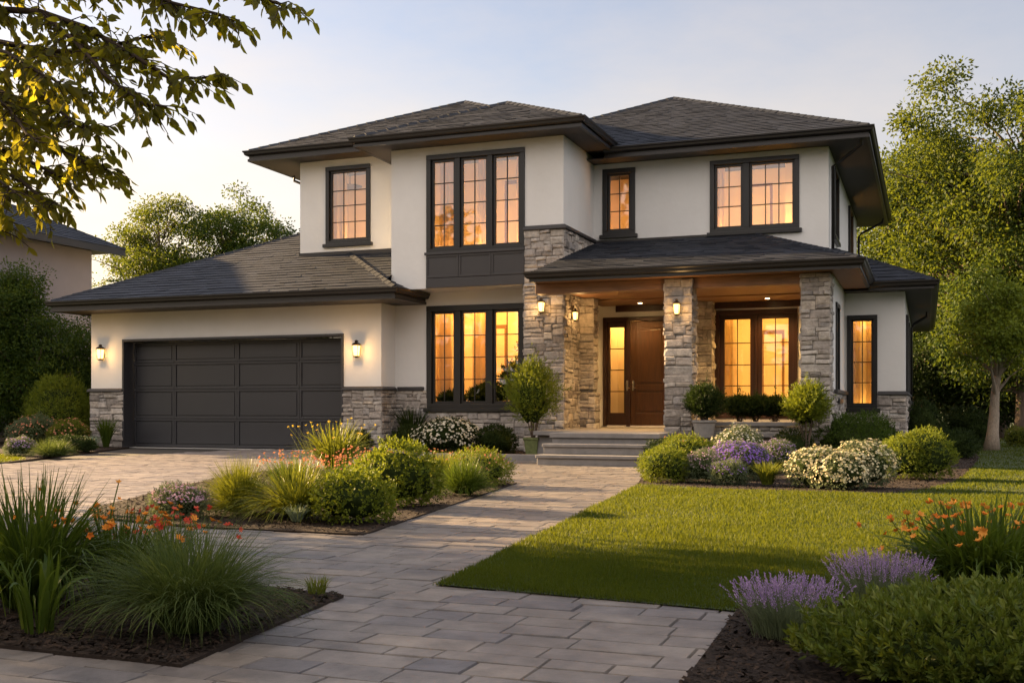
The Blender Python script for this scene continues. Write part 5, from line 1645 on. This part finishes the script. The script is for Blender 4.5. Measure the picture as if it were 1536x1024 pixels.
# ---- overhanging tree at the upper left: trunk stands left of the frame, twigs hang into view
def overhang():
    q = np.random.default_rng(4)
    T = thing("overhanging_tree", "backlit tree whose leafy branches hang into the upper left corner", "tree", (-9.0, 5.2, 0))
    mb = MB()
    mb.tube([(-9.0, 5.2, -.05), (-8.95, 5.15, 1.2), (-8.7, 5.1, 2.6), (-8.3, 5.0, 4.0), (-8.2, 5.0, 5.6)], [.26, .2, .17, .12, .05], 12)
    tw = MB()
    LP, LD, LU = [], [], []
    def leaf_twig(pts, every=.05, droop=.55, L=.1):
        pts = [np.array(p) for p in pts]
        for a, b in zip(pts[:-1], pts[1:]):
            n = max(1, int(np.linalg.norm(b - a) / every))
            for k in range(n):
                p = a + (b - a) * (k + q.random()) / n
                d = (b - a) / np.linalg.norm(b - a)
                s = np.cross(d, [0, 0, 1]) * (1 if q.random() < .5 else -1)
                LP.append(p); LD.append(d * q.uniform(.2, .9) + s * q.uniform(.2, 1.0) + np.array([0, 0, -droop * q.uniform(.2, 1.6)]) + q.normal(0, .25, 3))
        LP.append(pts[-1]); LD.append(d + np.array([0, 0, -.4]))
    # main branches: image position and distance only place them here once; each is a real 3D limb
    BR = [[(-180, 60, 6.6), (-40, 12, 6.0), (60, 18, 5.7), (130, 42, 5.5), (195, 80, 5.3), (250, 115, 5.2), (300, 118, 5.1), (330, 112, 5.0)],
          [(-40, 12, 6.0), (60, -30, 5.7), (170, -30, 5.4), (260, 5, 5.2), (330, 22, 5.1), (345, 30, 5.0)],
          [(60, -40, 5.8), (240, -60, 5.3), (350, -25, 5.0), (400, 0, 4.9), (435, 12, 4.8)],
          [(-150, 120, 6.4), (-40, 90, 6.0), (40, 105, 5.7), (80, 160, 5.5), (120, 190, 5.3), (165, 190, 5.2)],
          [(-150, 190, 6.3), (-40, 160, 5.9), (50, 195, 5.6), (110, 235, 5.4), (160, 255, 5.2)],
          [(-150, 240, 6.2), (-40, 235, 5.9), (30, 270, 5.6), (60, 295, 5.4), (75, 312, 5.3)],
          [(-120, 300, 6.0), (-60, 310, 5.7), (-20, 330, 5.5), (0, 345, 5.4)],
          [(60, 18, 5.7), (110, 60, 5.4), (160, 115, 5.2), (215, 155, 5.05), (250, 160, 5.0)],
          [(-20, 60, 6.3), (60, 75, 6.0), (130, 80, 5.8), (200, 60, 5.6), (250, 50, 5.5)],
          [(-60, 200, 6.4), (20, 230, 6.0), (90, 265, 5.8), (140, 255, 5.7)],
          [(-120, 150, 5.9), (-40, 130, 5.6), (10, 160, 5.3), (40, 200, 5.1), (60, 215, 5.0)],
          [(-120, 80, 5.7), (-50, 60, 5.5), (10, 80, 5.2), (60, 110, 5.0), (90, 125, 4.9)],
          [(-100, 230, 5.6), (-50, 240, 5.4), (-10, 265, 5.2), (25, 290, 5.0)],
          [(-40, 120, 6.5), (30, 150, 6.2), (100, 130, 5.9), (140, 140, 5.7)]]
    for bi, br in enumerate(BR):
        pts = [np.array(atd(*b)) for b in br]
        n = len(pts)
        mb2 = tw
        root = np.array([-8.4, 5.05, 3.4 + .15 * (bi % 4)])
        full = ([root, (root + pts[0]) / 2 + np.array([0, 0, .25])] if bi not in (1, 7) else []) + pts
        rs = np.linspace(.026 if len(full) > n else .014, .004, len(full))
        tw.tube([tuple(p) for p in full], list(rs), 6, False)
        for i in range(len(pts) - 1):
            a, b = pts[i], pts[i + 1]
            seg = np.linalg.norm(b - a)
            for k in range(max(3, int(seg / .020))):
                p = a + (b - a) * q.random()
                d = (b - a) / seg
                s = np.cross(d, [0, 0, 1])
                dd = d * q.uniform(.3, 1) + s * q.normal(0, .9) + np.array([0, 0, q.normal(-.15, .35)])
                dd /= np.linalg.norm(dd)
                L = q.uniform(.07, .20)
                e1 = p + dd * L * .55
                e2 = e1 + (dd + np.array([0, 0, -.35])) * L * .45
                tw.tube([tuple(p), tuple(e1), tuple(e2)], [.0035, .0026, .0015], 4, False)
                leaf_twig([p, e1, e2], .030)
        leaf_twig(pts[-3:], .05)
    LP, LD = np.array(LP), np.array(LD)
    # crown left of the frame, plus unseen leaf blobs added to shade the foreground
    m = 26000
    cc = np.array([[-10.5, 3.2, 2.6], [-11.5, 6.8, 2.2], [-12.5, 7.6, 1.9], [-10.2, 6.4, 1.9], [-13.0, 6.4, 2.4], [-11.5, 5.2, 2.2], [-8.6, 5.0, 5.6], [-8.0, 4.6, 4.6], [-11, 7.3, 3.2], [-11.5, 6.2, 3.7], [-12, 8.0, 3.5], [-12.5, 7.2, 2.8]])
    ci = q.integers(len(cc), size=m)
    P2 = cc[ci] + q.normal(0, .62, (m, 3)) * np.array([1.3, 1.2, .8])
    fx = (CS * P2[:, 0] + SN * P2[:, 1]) / np.maximum(.3, -SN * P2[:, 0] + CS * P2[:, 1])
    fz = (P2[:, 2] - 1) / np.maximum(.3, -SN * P2[:, 0] + CS * P2[:, 1])
    P2 = P2[(fx < -.53)]
    D2 = q.normal(0, 1, P2.shape) + np.array([0, 0, -.5])
    mb.build("trunk", M['bark'], T, True)
    tw.build("branches", M['barkdark'], T, True)
    n1 = len(LP)
    P, D = np.concatenate([LP, P2]), np.concatenate([LD, D2])
    L = np.concatenate([q.uniform(.045, .08, n1), q.uniform(.12, .2, len(P2))])
    leaf_obj("crown", P, D, L, L * .5, M['over'], T, q, True)
    print("overhang leaves", n1)
overhang()

# ---- things standing inside the lit rooms
for k, (x, y, z, w_, h_, lab) in enumerate(((-10.55, 23.95, .78, .55, .62, "leafy house plant behind the left pane of the large ground floor window"), (-9.72, 24.05, .72, .75, .86, "bushy house plant behind the middle pane of the large ground floor window"), (-8.95, 24.2, .72, .8, 1.5, "tall house plant behind the right pane of the large ground floor window"))):
    potted(lab, x, y, z, .16, .2, (w_, .18, h_), 'dark', 'pot', 120 + k, .07, lw=.45)
p = at(525, 283, YL + 1.0)
T = thing("pendant_lamp", "dark bowl shaped pendant lamp hanging behind the upper left window", "pendant lamp", (p.x, YL + 1.0, p.z))
mb = MB(); mb.lathe((p.x, YL + 1.0, p.z - .04), [(.05, 0), (.30, .07), (.32, .10), (.28, .10), (.06, .04)], 24); mb.build("lamp_shade", M['lampmetal'], T, True)
mb = MB(); mb.tube([(p.x, YL + 1.0, p.z + .03), (p.x, YL + 1.0, p.z + .8)], .012, 6); mb.build("stem", M['lampmetal'], T)
